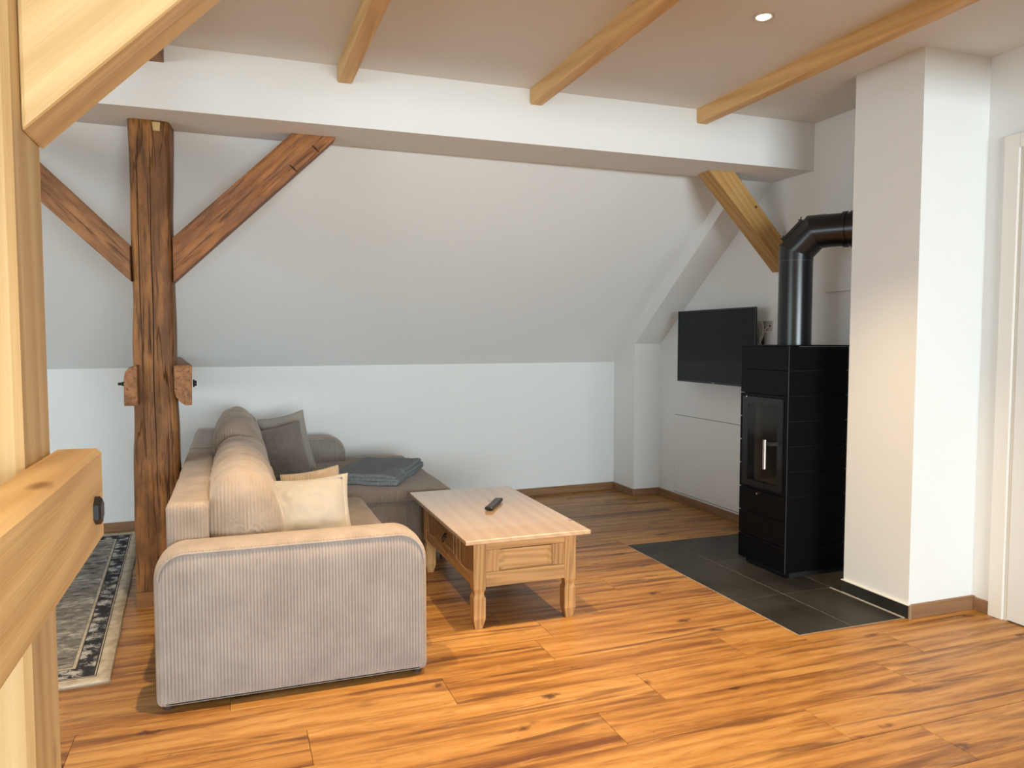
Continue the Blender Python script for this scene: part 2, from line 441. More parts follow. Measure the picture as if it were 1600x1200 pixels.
def screen_mat():
    m, nt, b = nodes('tv_screen'); b.inputs['Base Color'].default_value = (.008, .011, .012, 1)
    b.inputs['Roughness'].default_value = .12; b.inputs['Specular IOR Level'].default_value = .18
    return m
SCREEN = screen_mat()
TVB = plain('tv_bezel', (.012, .012, .013), .35)
PLAST_W = plain('white_plastic', (.82, .80, .76), .35)
CABLE_W = plain('white_cable', (.82, .79, .72), .45)
LACQ = plain('white_lacquer', (.80, .775, .72), .35)
def emis(name, col, s):
    m, nt, b = nodes(name); b.inputs['Emission Color'].default_value = c4(col); b.inputs['Emission Strength'].default_value = s
    b.inputs['Base Color'].default_value = (.8, .8, .8, 1); return m
BULB = emis('lit_bulb', (1, .80, .50), 14)

# ------------------------------------------------------------------ setting
XG = 3.345      # gable wall on the right
ZC = 2.61       # flat ceiling
PY0, PY1, PZ = 3.79, 4.165, 2.327    # boxed purlin
def knee_y(x): return 5.905+(x-3.1)*.045
KZ = 1.107
SLOPE = math.tan(R(37.6))
def slope_z(x, y): return KZ+(knee_y(x)-y)*SLOPE

# floor slab below the planks
box(XL, XG+.2, YN, 6.1, -.12, -.012).build('floor', plain('floor_slab', (.10,.05,.02), .9), kind='structure')
# planks: courses of .226 m running along X, boards 1.24 m long
plank_root = empty('floor_planks', (0,0,0), kind='structure')
plank_root['label'] = 'warm oak plank floor with dark knots and streaks'
plank_root['_o'] = (0,0,0)
PW, PLn = .226, 1.24
JO = {0: 1.169, 1: 1.446, 2: .728, 3: 1.205, -1: 1.867, -2: 2.15}   # joint offsets of the courses seen in front
HX0, HY0, HY1 = 2.318, 2.652, 4.215       # hearth cut-out
full = None
def plank(x0, x1, y0, y1):
    global full
    g = .0006
    w = x1-x0
    isfull = abs(w-PLn) < 1e-4 and abs(y1-y0-PW) < 1e-4
    if isfull and full is not None:
        o = bpy.data.objects.new('plank', full.data); COL.objects.link(o)
    else:
        me = bpy.data.meshes.new('plank')
        c = .0010
        hx, hy = w/2-g, (y1-y0)/2-g
        v = [(-hx,-hy,-.010),(hx,-hy,-.010),(hx,hy,-.010),(-hx,hy,-.010),(-hx,-hy,-c),(hx,-hy,-c),(hx,hy,-c),(-hx,hy,-c),
             (-hx+c,-hy+c,0),(hx-c,-hy+c,0),(hx-c,hy-c,0),(-hx+c,hy-c,0)]
        f = [(0,1,5,4),(1,2,6,5),(2,3,7,6),(3,0,4,7),(4,5,9,8),(5,6,10,9),(6,7,11,10),(7,4,8,11),(8,9,10,11)]
        me.from_pydata(v, [], f); me.materials.append(PLANK)
        o = bpy.data.objects.new('plank', me); COL.objects.link(o)
        if isfull: full = o
    o.location = ((x0+x1)/2, (y0+y1)/2, 0); o.parent = plank_root
def cuts(y0, y1, a, b):
    """subtract the hearth from one board"""
    if b <= HX0 or y1 <= HY0+.004 or y0 >= HY1-.004: return [(a, b, y0, y1)]
    out = []
    if a < HX0: out.append((a, HX0-.002, y0, y1))
    if y0 < HY0 < y1: out.append((max(a, HX0-.002), b, y0, HY0-.002))
    if y0 < HY1 < y1: out.append((max(a, HX0-.002), b, HY1+.002, y1))
    return out
for row in range(-5, 17):
    y0 = 2.104+row*PW; y1 = y0+PW
    off = JO.get(row, random.Random(row*13+5).uniform(0, PLn))
    x = off-PLn*6
    x0lim = -3.2 if row > 1 else -1.6
    while x < XG:
        a, b = max(x, x0lim), min(x+PLn, XG)
        if b > x0lim+.02 and b-a > .02:
            ymax = 5.93
            for q in cuts(y0, min(y1, ymax), a, b):
                if q[3]-q[2] > .01 and q[1]-q[0] > .01: plank(*q)
        x += PLn
# everything beyond what the camera sees: joined boards
mb = MB()
y = 2.104-5*PW
mb.box(XL, XG, YN, y-.001, -.01, 0); mb.box(XL, -3.2, y, 5.93, -.01, 0); mb.box(-3.2, -1.6, y, 2.104+2*PW-.001, -.01, 0)
mb.build('outer_planks', PLANK, plank_root, kind='stuff')

# walls
def wall(name, mb, mat=WHITE): return mb.build(name, mat, kind='structure')
# far knee wall (slightly out of square)
ya, yb = knee_y(XL), knee_y(XG+.15)
wall('wall_far', MB().add([(XL,ya,-.01),(XG+.15,yb,-.01),(XG+.15,yb,KZ),(XL,ya,KZ),(XL,ya+.15,-.01),(XG+.15,yb+.15,-.01),(XG+.15,yb+.15,KZ),(XL,ya+.15,KZ)],
     [(0,1,2,3),(4,5,6,7),(0,3,7,4),(1,5,6,2),(3,2,6,7),(0,4,5,1)]))
# slope
def sl(x, t, dz=0):
    """t 0: behind the knee wall top, t 1: inside the boxed purlin"""
    y = knee_y(x)+.1 if t == 0 else knee_y(x)-(2.45-KZ)/SLOPE
    return (x, y, slope_z(x, y)+dz)
XR = XG+.15
wall('ceiling_slope', MB().add([sl(XL,0),sl(XR,0),sl(XR,1),sl(XL,1),sl(XL,0,.15),sl(XR,0,.15),sl(XR,1,.15),sl(XL,1,.15)],
     [(0,1,2,3),(4,5,6,7),(0,1,5,4),(1,2,6,5),(2,3,7,6),(3,0,4,7)]))
# boxed purlin
wall('trim_purlin', box(XL, XG+.05, PY0, PY1, PZ, ZC+.3))
# flat ceiling
wall('ceiling', box(XL, XG+.15, YN, PY0, ZC, ZC+.12), WHITE_C)
# gable wall with the door opening
DY0, DY1, DZ = 1.56, 2.475, 2.16
wall('wall_right', MB().box(XG, XG+.15, DY1, 6.1, -.01, 3).box(XG, XG+.15, YN, DY0, -.01, 3).box(XG, XG+.15, DY0, DY1, DZ, 3))
wall('wall_left', MB().box(XL-.15, XL, YN, LY0, -.01, 3).box(XL-.15, XL, LY1, 6.1, -.01, 3).box(XL-.15, XL, LY0, LY1, -.01, LZ0).box(XL-.15, XL, LY0, LY1, LZ1, 3))
wall('wall_near', MB().box(XL, WX0, YN-.15, YN, -.01, 2.7).box(WX1, XG, YN-.15, YN, -.01, 2.7).box(WX0, WX1, YN-.15, YN, -.01, WZ0).box(WX0, WX1, YN-.15, YN, WZ1, 2.7))
wm = plain('window_white', (.8,.8,.8), .4)
wroot = root('window_1', ((WX0+WX1)/2, YN, WZ0), 'white window behind the camera', None, kind='structure')
fr = MB()
for z in (WZ0, WZ1-.06): fr.box(WX0, WX1, YN-.1, YN-.04, z, z+.06)
for i in range(4):
    x = WX0+(WX1-WX0-.06)*i/3; fr.box(x, x+.06, YN-.1, YN-.04, WZ0+.06, WZ1-.06)
fr.build('frame', wm, wroot)
del wroot['label']
w2 = root('window_added_side', (XL, (LY0+LY1)/2, LZ0), None, None, kind='structure')  # unseen window frame, added around the side fill light
fr = MB()
for z in (LZ0, LZ1-.06): fr.box(XL-.1, XL-.04, LY0, LY1, z, z+.06)
for i in range(3):
    y = LY0+(LY1-LY0-.06)*i/2; fr.box(XL-.1, XL-.04, y, y+.06, LZ0+.06, LZ1-.06)
fr.build('frame', wm, w2)
# pillar and boxed rafter against the gable
XP = 3.105
rtop = (PY1-.02, 1.265+(5.545-PY1+.02)*math.tan(R(37.6)))
wall('wall_pillar', MB().prism([(5.545,-.01),(6.0,-.01),(6.0,1.2),(rtop[0], rtop[1]+.3),rtop,(5.545,1.265)], 'X', XP, XG+.02))
# chimney breast
CX0, CY0, CY1 = 2.937, 2.642, 3.045
wall('wall_chimney', box(CX0, XG+.02, CY0, CY1, -.01, ZC+.02))
# ledge behind the pipe
wall('trim_ledge', box(XG-.022, XG+.01, CY1, 3.67, 1.582, 1.637))

# skirtings
def skirt(name, mb, mat=BASE): return mb.build(name, mat, kind='structure', bevel=.002)
def kface(x): return knee_y(x)-.016
for i, (xa, xb) in enumerate(((-4.95, -.3), (-.3, 1.6), (1.6, XP))):
    skirt('baseboard_far', MB().add([(xa,kface(xa),0),(xb,kface(xb),0),(xb,kface(xb),.06),(xa,kface(xa),.06),(xa,knee_y(xa),0),(xb,knee_y(xb),0),(xb,knee_y(xb),.06),(xa,knee_y(xa),.06)],
      [(0,1,2,3),(4,5,6,7),(0,3,7,4),(1,5,6,2),(3,2,6,7),(0,4,5,1)]))
skirt('baseboard_pillar', MB().box(XP-.016, XP, 5.53, kface(XP), 0, .06).box(XP, XG, 5.529, 5.545, 0, .06))
skirt('baseboard_right', box(XG-.016, XG, HY1+.003, 5.529, 0, .06), BASE_Y)
skirt('baseboard_chimney', box(CX0, XG, CY0-.016, CY0, 0, .065))
skirt('baseboard_doorway', box(XG-.016, XG, 2.548, CY0-.016, 0, .06), BASE_Y)
# hearth: floor tiles with grout, tiled skirting on the chimney side
hearth = root('hearth_floor', (HX0, HY0, 0), 'dark slate tiled hearth set into the oak floor under the stove', None, kind='structure')
box(HX0, XG, HY0, HY1, -.011, -.0015).build('grout_bed', GROUT, hearth)
gx = [HX0+.002, 2.622, 2.930, 3.237, XG]; gy = [[HY0+.002, 3.123, 3.745, HY1-.002]]
for i in range(4):
    for j in range(3):
        if gx[i] > 2.9 and j == 0:
            # beside the chimney the tiles stop at its face
            if i == 2: continue
            if i == 3: continue
        ys = gy[0]
        x0, x1 = gx[i]+.0022, gx[i+1]-.0022
        y0, y1 = ys[j]+.0022, ys[j+1]-.0022
        if j == 0 and i == 1: x1 = CX0-.022
        mbt = MB().box(x0, x1, y0, y1, -.010, .0006)
        mbt.build('tile', TILE, hearth, bevel=.001, seg=1)
box(CX0-.004, XG, CY1+.002, 3.121, -.010, .0006).build('tile', TILE, hearth)
sk = root('baseboard_hearth', (CX0, CY0, 0), 'dark slate tile skirting with pale top line on the chimney foot', None, kind='structure')
box(CX0-.011, CX0, CY0-.012, CY1, .004, .062).build('skirting_tile', TILE, sk)
box(CX0-.012, CX0+.002, CY0-.014, CY1+.006, .062, .066).build('top_bead', plain('white_sealant', (.78,.77,.72), .5), sk)
box(CX0-.022, CX0-.008, CY0+.01, CY1, -.002, .003).build('sealant_joint', GROUT, sk)
box(CX0-.013, CX0, CY0-.018, CY0-.012, 0, .066).build('corner_trim', plain('oak_corner', (.33,.22,.13), .5), sk)

# door in the gable wall: casing, leaf
dr = root('door_1', (XG, 2.0, 0), None, None, kind='structure')
cs = MB()
cs.box(XG-.020, XG, 2.475, 2.546, 0, 2.225); cs.box(XG-.020, XG, DY0-.07, DY0, 0, 2.225); cs.box(XG-.020, XG, DY0, DY1, DZ, 2.225)
cs.build('casing', LACQ, dr, bevel=.003)
MB().box(XG-.006, XG+.06, 2.462, 2.475, 0, DZ).box(XG-.006, XG+.06, DY0, DY0+.013, 0, DZ).build('rebate', LACQ, dr, bevel=.002)
box(XG-.012, XG+.03, DY0+.016, 2.459, .006, DZ-.004).build('door_leaf', plain('door_white', (.78,.78,.76), .3), dr, bevel=.004)
hd = MB().tube([(XG-.012, 1.64, 1.05), (XG-.06, 1.64, 1.05), (XG-.065, 1.66, 1.05), (XG-.065, 1.77, 1.05)], .009)
hd.build('door_handle', STEEL, dr)

# access hatch low on the gable wall
hz = root('access_hatch', (XG, 4.85, .08), 'flush white access hatch low on the wall below the television', 'hatch')
MB().box(XG-.0030, XG, 4.37, 5.305, .073, .70).build('shadow_gap', plain('hatch_gap', (.10,.085,.07), .9), hz)
MB().box(XG-.0045, XG-.0005, 4.374, 5.302, .077, .697).build('panel', WHITE, hz)

# ------------------------------------------------------------------ ceiling beams
def rough(mb, amp, sc=3, seed=0):
    for v in mb.v:
        n = noise.noise_vector(Vector((v.x*sc, v.y*sc, v.z*sc))+Vector((seed,)*3)); v += n*amp
    return mb
def longbox(p0, p1, w, h, upv, nseg=24, chamfer=.008, amp=0, seed=0, sc=3, prof=None):
    """box along p0->p1, centred; w across, h along upv; chamfered profile"""
    p0, p1, upv = Vector(p0), Vector(p1), Vector(upv).normalized()
    t = (p1-p0).normalized(); s = t.cross(upv).normalized(); c = chamfer
    a, b = w/2, h/2
    pr = prof or [(-a+c,-b),(a-c,-b),(a,-b+c),(a,b-c),(a-c,b),(-a+c,b),(-a,b-c),(-a,-b+c)]
    mb = MB(); n = len(pr)
    for i in range(nseg+1):
        q = p0+(p1-p0)*i/nseg
        for (x, y) in pr:
            p = q+s*x+upv*y
            if amp: p += noise.noise_vector(Vector((p.x*sc, p.y*sc, p.z*sc*.6))+Vector((seed,)*3))*amp
            mb.v.append(p)
    for i in range(nseg):
        for k in range(n):
            k2 = (k+1) % n
            mb.f.append([i*n+k, i*n+k2, (i+1)*n+k2, (i+1)*n+k]); mb.sm.append(False)
    mb.f.append(list(range(n))); mb.sm.append(False); mb.f.append([nseg*n+k for k in range(n)]); mb.sm.append(False)
    return mb
BL = {-.33: 'dark old timber ceiling beam half hidden behind the near diagonal brace',
      .524: 'short light spruce ceiling beam, left of the three light ones',
      1.517: 'light spruce ceiling beam in the middle of the three light ones',
      2.537: 'longest light spruce ceiling beam, beside the lit downlight and the chimney'}
for i, x in enumerate((-.33, .524, 1.517, 2.537)):
    w = .072 if i else .12
    longbox((x+.006, PY0-.001, (ZC+2.531)/2+.01), (x+.006, YN+.02, (ZC+2.531)/2+.01), w, .1 if False else (ZC-2.531)+.02, (0,0,1), 40, .006 if i else .004, .002, i*3.1).build(
        'ceiling_beam', old_y if i == 0 else spruce_y, label=BL[x], cat='beam', origin=(x, PY0, 2.53))

# downlights
def downlight(x, y, label, lit=1.0):
    t = root('downlight', (x, y, ZC), label, 'lamp', 'recessed ceiling downlights')
    ring = MB(); seg = 28
    prof = [(.043, -.000), (.043, -.004), (.039, -.006), (.032, -.004), (.029, .0), (.028, -.001)]
    for (r, z) in prof:
        for k in range(seg): ring.v.append(Vector((x+r*math.cos(2*PI*k/seg), y+r*math.sin(2*PI*k/seg), ZC+z)))
    for i in range(len(prof)-1):
        for k in range(seg):
            k2 = (k+1) % seg; ring.f.append([i*seg+k, i*seg+k2, (i+1)*seg+k2, (i+1)*seg+k]); ring.sm.append(True)
    ring.build('trim_ring', plain('satin_ring', (.62,.58,.52), .35, .6) if 'satin_ring' not in bpy.data.materials else bpy.data.materials['satin_ring'], t)
    lens = MB(); n = 20
    for j in range(5):
        a = j/4*PI/2; r = .028*math.cos(a); z = -.010*math.sin(a)-.001
        for k in range(n): lens.v.append(Vector((x+r*math.cos(2*PI*k/n), y+r*math.sin(2*PI*k/n), ZC+z)))
    for i in range(4):
        for k in range(n):
            k2 = (k+1) % n; lens.f.append([i*n+k, i*n+k2, (i+1)*n+k2, (i+1)*n+k]); lens.sm.append(True)
    lens.build('bulb', BULB, t)
    l = bpy.data.lights.new('downlight_spot', 'SPOT'); l.energy = SPOT_POWER*lit; l.color = SPOT_COLOR
    l.spot_size = R(88); l.spot_blend = .85; l.shadow_soft_size = .012
    o = bpy.data.objects.new('downlight_spot', l); COL.objects.link(o); o.location = (x, y, ZC-.03)
for (x, y, lb) in ((2.05, 2.63, 'lit recessed downlight in the ceiling between the two right-hand beams'),
                   (1.02, 2.57, 'recessed downlight above the frame between the left and middle light beams'),
                   (.05, 2.62, 'recessed downlight above the frame between the dark beam and first light beam')):
    downlight(x, y, lb)
downlight(.05, .55, 'recessed downlight overhead near the left timber post', .45)
downlight(1.02, .55, 'recessed downlight overhead behind the camera', .3)

# ------------------------------------------------------------------ old timber frame in the middle distance
# post: hewn, slightly leaning
def hewn_post():
    mb = MB(); n = 20; levels = 70
    for i in range(levels+1):
        z = (PZ)*i/levels
        t = z/PZ
        cx = -.363+.013*t; cy = 4.135-.05*t
        hw = .097+.006*math.sin(z*2.1+1)-.003*t; hd = .092
        for k in range(n):
            a = 2*PI*(k+.5)/n; c, s = math.cos(a), math.sin(a)
            e = .26
            x = math.copysign(abs(c)**e, c)*hw; y = math.copysign(abs(s)**e, s)*hd
            nn = noise.noise_vector(Vector((x*7, y*7, z*2.3)))*.009+noise.noise_vector(Vector((x*22, y*22, z*5)))*.004
            mb.v.append(Vector((cx+x+nn.x, cy+y+nn.y, z)))
    for i in range(levels):
        for k in range(n):
            k2 = (k+1) % n; mb.f.append([i*n+k, i*n+k2, (i+1)*n+k2, (i+1)*n+k]); mb.sm.append(True)
    mb.f.append(list(range(n))); mb.sm.append(False); mb.f.append([levels*n+k for k in range(n)]); mb.sm.append(False)
    return mb
post = hewn_post().build('timber_post', old_z, label='dark rustic hewn timber post with cracks standing behind the sofa', cat='post', origin=(-.36, 4.1, 0))
box(-.275-.03, -.275+.028, 3.985, 3.995, 0, .0).v
# little base block of the post
rough(box(-.465, -.27, 4.02, 4.03, .0, .075), .002, 9).build('foot_block', wood('foot_block_wood', (0,0,0), (.27,.12,.04), (.17,.07,.024), ringscale=20, bmp=.3), post)
for (xs, z0_, z1_, th_) in ((-.362, .55, 2.29, .0020), (-.415, 1.1, 2.28, .0018), (-.31, .2, .9, .0016)):
    m_ = int((z1_-z0_)/.05); cp = []
    for i_ in range(m_+1):
        z_ = z0_+(z1_-z0_)*i_/m_; t_ = z_/PZ
        cp.append((xs+.010*noise.noise(Vector((z_*2.2, xs*9, 0)))+.012*t_, 4.135-.05*t_-.092-.004, z_))
    MB().tube(cp, [th_*(.25+math.sin(PI*i_/m_)) for i_ in range(m_+1)], 5).build('drying_crack', plain('crack_dark', (.03,.010,.004), .95) if 'crack_dark' not in bpy.data.materials else bpy.data.materials['crack_dark'], post)
MB().prism([(-.335, 2.315), (-.30, 2.315), (-.303, 2.275), (-.331, 2.275)], 'Y', 3.973, 3.99).build('dowel_patch', spruce_z, post)

def brace_poly(name, poly, y0, y1, mat, label, amp=.002, bev=.004, seed=0, cat='brace'):
    return MB().prism(poly, 'Y', y0, y1).build(name, mat, label=label, cat=cat, bevel=bev)
# right brace: top face on the purlin from x .296 to .515
rb = brace_poly('timber_brace', [(-.262, 1.575), (-.262, 1.785), (.296, 2.327), (.515, 2.327)], 4.00, 4.12, old_d,
    'dark rustic diagonal brace rising right from the hewn post to the white purlin')
# nail heads / dowels on it
for (x, z) in ((.41, 2.26), (.30, 2.155)):
    MB().tube([(x-.018, 3.998, z+.014), (x, 3.998, z), (x+.016, 3.998, z-.016)], [.002, .005, .002], 6).build('split', plain('dark_split', (.05,.018,.008), .9) if 'dark_split' not in bpy.data.materials else bpy.data.materials['dark_split'], rb)
brace_poly('timber_brace', [(-.446, 1.575), (-.446, 1.745), (-1.03, 2.327), (-1.22, 2.327)], 4.00, 4.12, old_d2,
    'dark rustic diagonal brace rising left from the hewn post, cut by the near post')
# ties: pairs of horizontal timbers clasping the post, running back into the slope
def tie_end(prof, xoff_far, yend, name, mat, label):
    """prof: (x,z) outline of the front end; the timber recedes to yend with a sideways shift"""
    n = len(prof); mb = MB(); y0 = 3.885
    segs = 12
    for i in range(segs+1):
        t = i/segs
        for (x, z) in prof: mb.v.append(Vector((x+xoff_far*t, y0+(yend-y0)*t, z)))
    for i in range(segs):
        for k in range(n):
            k2 = (k+1) % n; mb.f.append([i*n+k, i*n+k2, (i+1)*n+k2, (i+1)*n+k]); mb.sm.append(False)
    mb.f.append(list(range(n))); mb.sm.append(False); mb.f.append([segs*n+k for k in range(n)]); mb.sm.append(False)
    return mb.build(name, mat, label=label, cat='beam', bevel=.004, origin=(prof[0][0], y0, .99))
tr = tie_end([(-.262, 1.055), (-.255, 1.03), (-.235, 1.004), (-.215, .991), (-.187, .991), (-.183, 1.18), (-.262, 1.18)], -.155, 5.72, 'tie_beam', old_y,
    'short dark timber tie bolted to the right side of the hewn post')
def bolt(par, p, d, r=.013, l=.022, rod=0):
    p, d = Vector(p), Vector(d).normalized()
    mb = MB().tube([p, p+d*l*.45], r, 6, smooth=False)
    mb.tube([p+d*l*.45, p+d*l], r*.62, 8)
    if rod: mb.tube([p+d*l, p+d*(l+rod)], r*.45, 8)
    return mb.build('bolt', BLACKM, par)
bolt(tr, (-.183, 3.935, 1.092), (1, 0, 0), .02, .016)
tl = tie_end([(-.418, .995), (-.476, .995), (-.474, 1.12), (-.468, 1.15), (-.452, 1.172), (-.428, 1.18), (-.418, 1.18)], -.05, 5.72, 'tie_beam', old_y,
    'short dark timber tie bolted to the left side of the hewn post')
bolt(tl, (-.474, 3.935, 1.095), (-1, 0, 0), .015, .014, .016)

# far brace of new wood under the purlin by the gable
fb = brace_poly('timber_brace', [(2.730, 2.327), (2.917, 2.327), (XG-.015, 1.895), (XG-.015, 1.75), (XG-.03, 1.735)], 3.985, 4.115, spruce_d2,
    'honey-coloured new timber brace under the purlin beside the black stove pipe')
knotm = plain('dark_knot', (.07,.015,.008), .7)
for (x, z) in ((3.075, 2.125),):
    MB().tube([(x, 3.9835, z), (x, 3.988, z)], .008, 10).build('knot', knotm, fb)

# ------------------------------------------------------------------ new timber frame at the near left
NX, NY0, NY1 = -.30, 1.322, 1.51
np_ = longbox((NX-.095, (NY0+NY1)/2, 0), (NX-.095, (NY0+NY1)/2, PZ), .19, NY1-NY0, (0,1,0), 30, .010, .0015, 5).build('timber_post', spruce_z,
    label='pale new spruce post at the left edge of the view', cat='post', origin=(NX-.095, 1.415, 0))
crk = MB()
pts = [(-.345+.004*math.sin(i*1.7), NY0-.0005, 1.30+i*.06) for i in range(14)]
crk.tube(pts, [.0015+.0045*math.sin(PI*i/13) for i in range(14)], 6)
crk.build('drying_crack', plain('crack_shadow', (.30,.15,.05), .9), np_)
nb = MB().prism([(NX, 1.62), (NX-.0, 1.86), (NX+.33, PZ), (NX+.56, PZ), (NX+.56-.15, PZ-.15)], 'Y', 1.385, 1.52)
nb = MB().prism([(NX, 1.62), (NX+.0, 1.88), (NX+.447, PZ), (NX+.707, PZ)], 'Y', 1.378, 1.515).build('timber_brace', spruce_d,
    label='broad pale spruce brace rising right from the near post, cropped by the frame', cat='brace', bevel=.007)
wall('trim_near_purlin', box(XL, XG, 1.27, 1.56, PZ, ZC))
tieR = longbox((NX+.038, -.9, 1.026), (NX+.038, 1.515, 1.026), .076, .164, (0,0,1), 30, .008, .0015, 9, 2).build('tie_beam', spruce_tie,
    label='thick honey spruce tie with rounded end bolted across the near post', cat='beam', origin=(NX+.038, 1.4, .944))
# hexagonal bolt head on its inner face
hb = MB()
for (xx, rr) in ((NX+.0755, .024), (NX+.084, .024), (NX+.0875, .019)):
    for k in range(6):
        a = PI/6+k*PI/3; hb.v.append(Vector((xx, 1.435+rr*math.cos(a), 1.012+rr*math.sin(a))))
for i in range(2):
    for k in range(6):
        k2 = (k+1) % 6; hb.f.append([i*6+k, i*6+k2, (i+1)*6+k2, (i+1)*6+k]); hb.sm.append(False)
hb.f.append(list(range(6))); hb.sm.append(False); hb.f.append([12+k for k in range(6)]); hb.sm.append(False)
hb.build('bolt', BLACKM, tieR)

# ------------------------------------------------------------------ rug
rx1, ry0, rx0, ry1 = -.463, 3.17, -2.6, 5.66
rg = MB(); n1, n2 = 60, 60
wv = lambda y: .0022*math.sin(y*9)+.0015*math.sin(y*17+1)
for i in range(n1+1):
    for j in range(n2+1):
        u, v = i/n1, j/n2
        yy = ry0+(ry1-ry0)*v
        x1 = rx1+wv(yy)*min(1, v*6)
        x = rx0+(x1-rx0)*u
        z = .007+.002*noise.noise(Vector((x*5, yy*5, 0)))
        if u > .97: z = .006+.003*math.sin(yy*12)**2
        rg.v.append(Vector((x, yy, z)))
for i in range(n1):
    for j in range(n2):
        rg.f.append([i*(n2+1)+j, (i+1)*(n2+1)+j, (i+1)*(n2+1)+j+1, i*(n2+1)+j+1]); rg.sm.append(True)
rug = rg.build('rug', rug_mat(rx1, ry0, rx0, ry1), label='grey patterned oriental rug with dark floral border left of the hewn post', cat='rug', origin=(rx1, ry0, 0))
sm = rug.modifiers.new('thick', 'SOLIDIFY'); sm.thickness = .007; sm.offset = -1
rug.rotation_euler = (0, 0, R(3.4))

# ------------------------------------------------------------------ sofa
sofa = root('corner_sofa', (.3, 4.2, 0), 'taupe corduroy corner sofa with chaise in front of the far wall', 'sofa')
def arm(x0, x1, y0, y1, z0, z1, rtl, rtr, name='armrest', ribs=True):
    """slab arm with rounded top corners, ribbed front panel, smooth crowned band"""
    def outline(ins):
        pts = []
        rb = .02
        def arc(cx, cz, r, a0, a1, n=10):
            for i in range(n+1):
                a = R(a0+(a1-a0)*i/n); pts.append((cx+r*math.cos(a), cz+r*math.sin(a)))
        X0, X1, Z0, Z1 = x0+ins, x1-ins, z0+ins*.3, z1-ins
        a, b = max(.01, rtr-ins), max(.01, rtl-ins)
        arc(X1-rb, Z0+rb, rb, -90, 0, 4); arc(X1-a, Z1-a, a, 0, 90); arc(X0+b, Z1-b, b, 90, 180); arc(X0+rb, Z0+rb, rb, 180, 270, 4)
        return pts
    layers = [(.020, y0+.004), (.012, y0+.003), (.004, y0+.010), (0, y0+.024), (-.003, (y0+y1)/2), (0, y1-.024), (.004, y1-.010), (.014, y1-.002), (.022, y1)]
    rings = [[Vector((p[0], y, p[1])) for p in outline(i)] for i, y in layers]
    mb = MB(); n = len(rings[0])
    for rg_ in rings: mb.v += rg_
    for i in range(len(rings)-1):
        for k in range(n):
            k2 = (k+1) % n; mb.f.append([i*n+k, i*n+k2, (i+1)*n+k2, (i+1)*n+k]); mb.sm.append(True)
    mb.f.append([(len(rings)-1)*n+k for k in range(n)]); mb.sm.append(False)
    a = mb.build(name, CORD, sofa)
    # ribbed panel
    ins = .016
    X0, X1, Z0, Z1 = x0+ins, x1-ins, z0+.01, z1-ins
    ra, rb_ = rtr-ins, rtl-ins
    pitch = .0115; per = 10
    nx = int((X1-X0)/pitch*per); nz = 14; fp = MB()
    for i in range(nx+1):
        x = X0+(X1-X0)*i/nx
        zt = Z1
        if x > X1-ra: zt = Z1-ra+math.sqrt(max(0, ra*ra-(x-(X1-ra))**2))
        if x < X0+rb_: zt = Z1-rb_+math.sqrt(max(0, rb_*rb_-((X0+rb_)-x)**2))
        zb = Z0
        e = .012
        if x > X1-e: zb = Z0+e-math.sqrt(max(0, e*e-(x-(X1-e))**2))
        if x < X0+e: zb = Z0+e-math.sqrt(max(0, e*e-((X0+e)-x)**2))
        for j in range(nz+1):
            t = j/nz; z = zb+(zt-zb)*t
            rib = ribf((x-X0)/pitch)*.0062
            edge = min(1, min(x-X0, X1-x, max(0, zt-z), (z-zb)*2)/.012)
            bulge = .010*(1-((x-(X0+X1)/2)/((X1-X0)/2))**4)*(1-(2*t-1)**4)
            fp.v.append(Vector((x, y0+.004-(rib*edge+.004*edge)-bulge, z)))
    for i in range(nx):
        for j in range(nz):
            fp.f.append([i*(nz+1)+j, (i+1)*(nz+1)+j, (i+1)*(nz+1)+j+1, i*(nz+1)+j+1]); fp.sm.append(True)
    o = fp.build('front_panel', CORDG, a)
    pp = outline(.014)
    MB().tube([(p[0], y0+.000, p[1]) for p in pp[5:-5]], .0042, 8).build('piping', CORDG, a)
    return a
arm(-.275, .688, 2.832, 3.005, .022, .572, .105, .115)
arm(-.255, .735, 5.44, 5.60, .022, .615, .10, .12)
# base frame, seat and chaise
def seatbox(x0, x1, y0, y1, z0, z1, r, name, mat=CORD, crown=.012, res=.03):
    sx, sy, sz = x1-x0, y1-y0, z1-z0
    def fn(p, n, u):
        if u.z > .98: p.z += crown*(1-u.x**4)*(1-u.y**4)+.004*noise.noise(Vector((p.x*6, p.y*6, 1)))
        return p+n*.003*noise.noise(p*9)
    m = softbox(sx, sy, sz, r, res, fn); m.xform(Matrix.Translation(((x0+x1)/2, (y0+y1)/2, (z0+z1)/2)))
    return m.build(name, mat, sofa)
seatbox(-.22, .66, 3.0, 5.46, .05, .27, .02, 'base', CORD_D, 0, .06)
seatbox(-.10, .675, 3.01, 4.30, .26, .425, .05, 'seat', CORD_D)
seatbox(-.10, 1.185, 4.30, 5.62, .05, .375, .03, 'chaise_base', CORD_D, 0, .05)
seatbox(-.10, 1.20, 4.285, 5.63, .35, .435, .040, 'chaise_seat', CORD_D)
# backrest in two lengths
def backrest(y0, y1, z1, ribbed):
    sx, sy, sz = .145, y1-y0, z1-.05
    def fn(p, n, u):
        if n.y < -.75 and ribbed: p.y -= math.sqrt(abs(math.sin(PI*p.x/.0148)))*.004
        if u.z > .9: p.z += .010*noise.noise(Vector((p.x*5, p.y*7, 3)))
        p.x += .004*noise.noise(Vector((p.x, p.y*5, p.z*5)))
        return p
    m = softbox(sx, sy, sz, .022, .0037 if False else .02, fn)
    m.xform(Matrix.Translation((-.17, (y0+y1)/2, .05+sz/2)))
    return m.build('backrest', CORD, sofa)
backrest(3.00, 4.52, .700, False)
backrest(4.525, 5.56, .705, False)
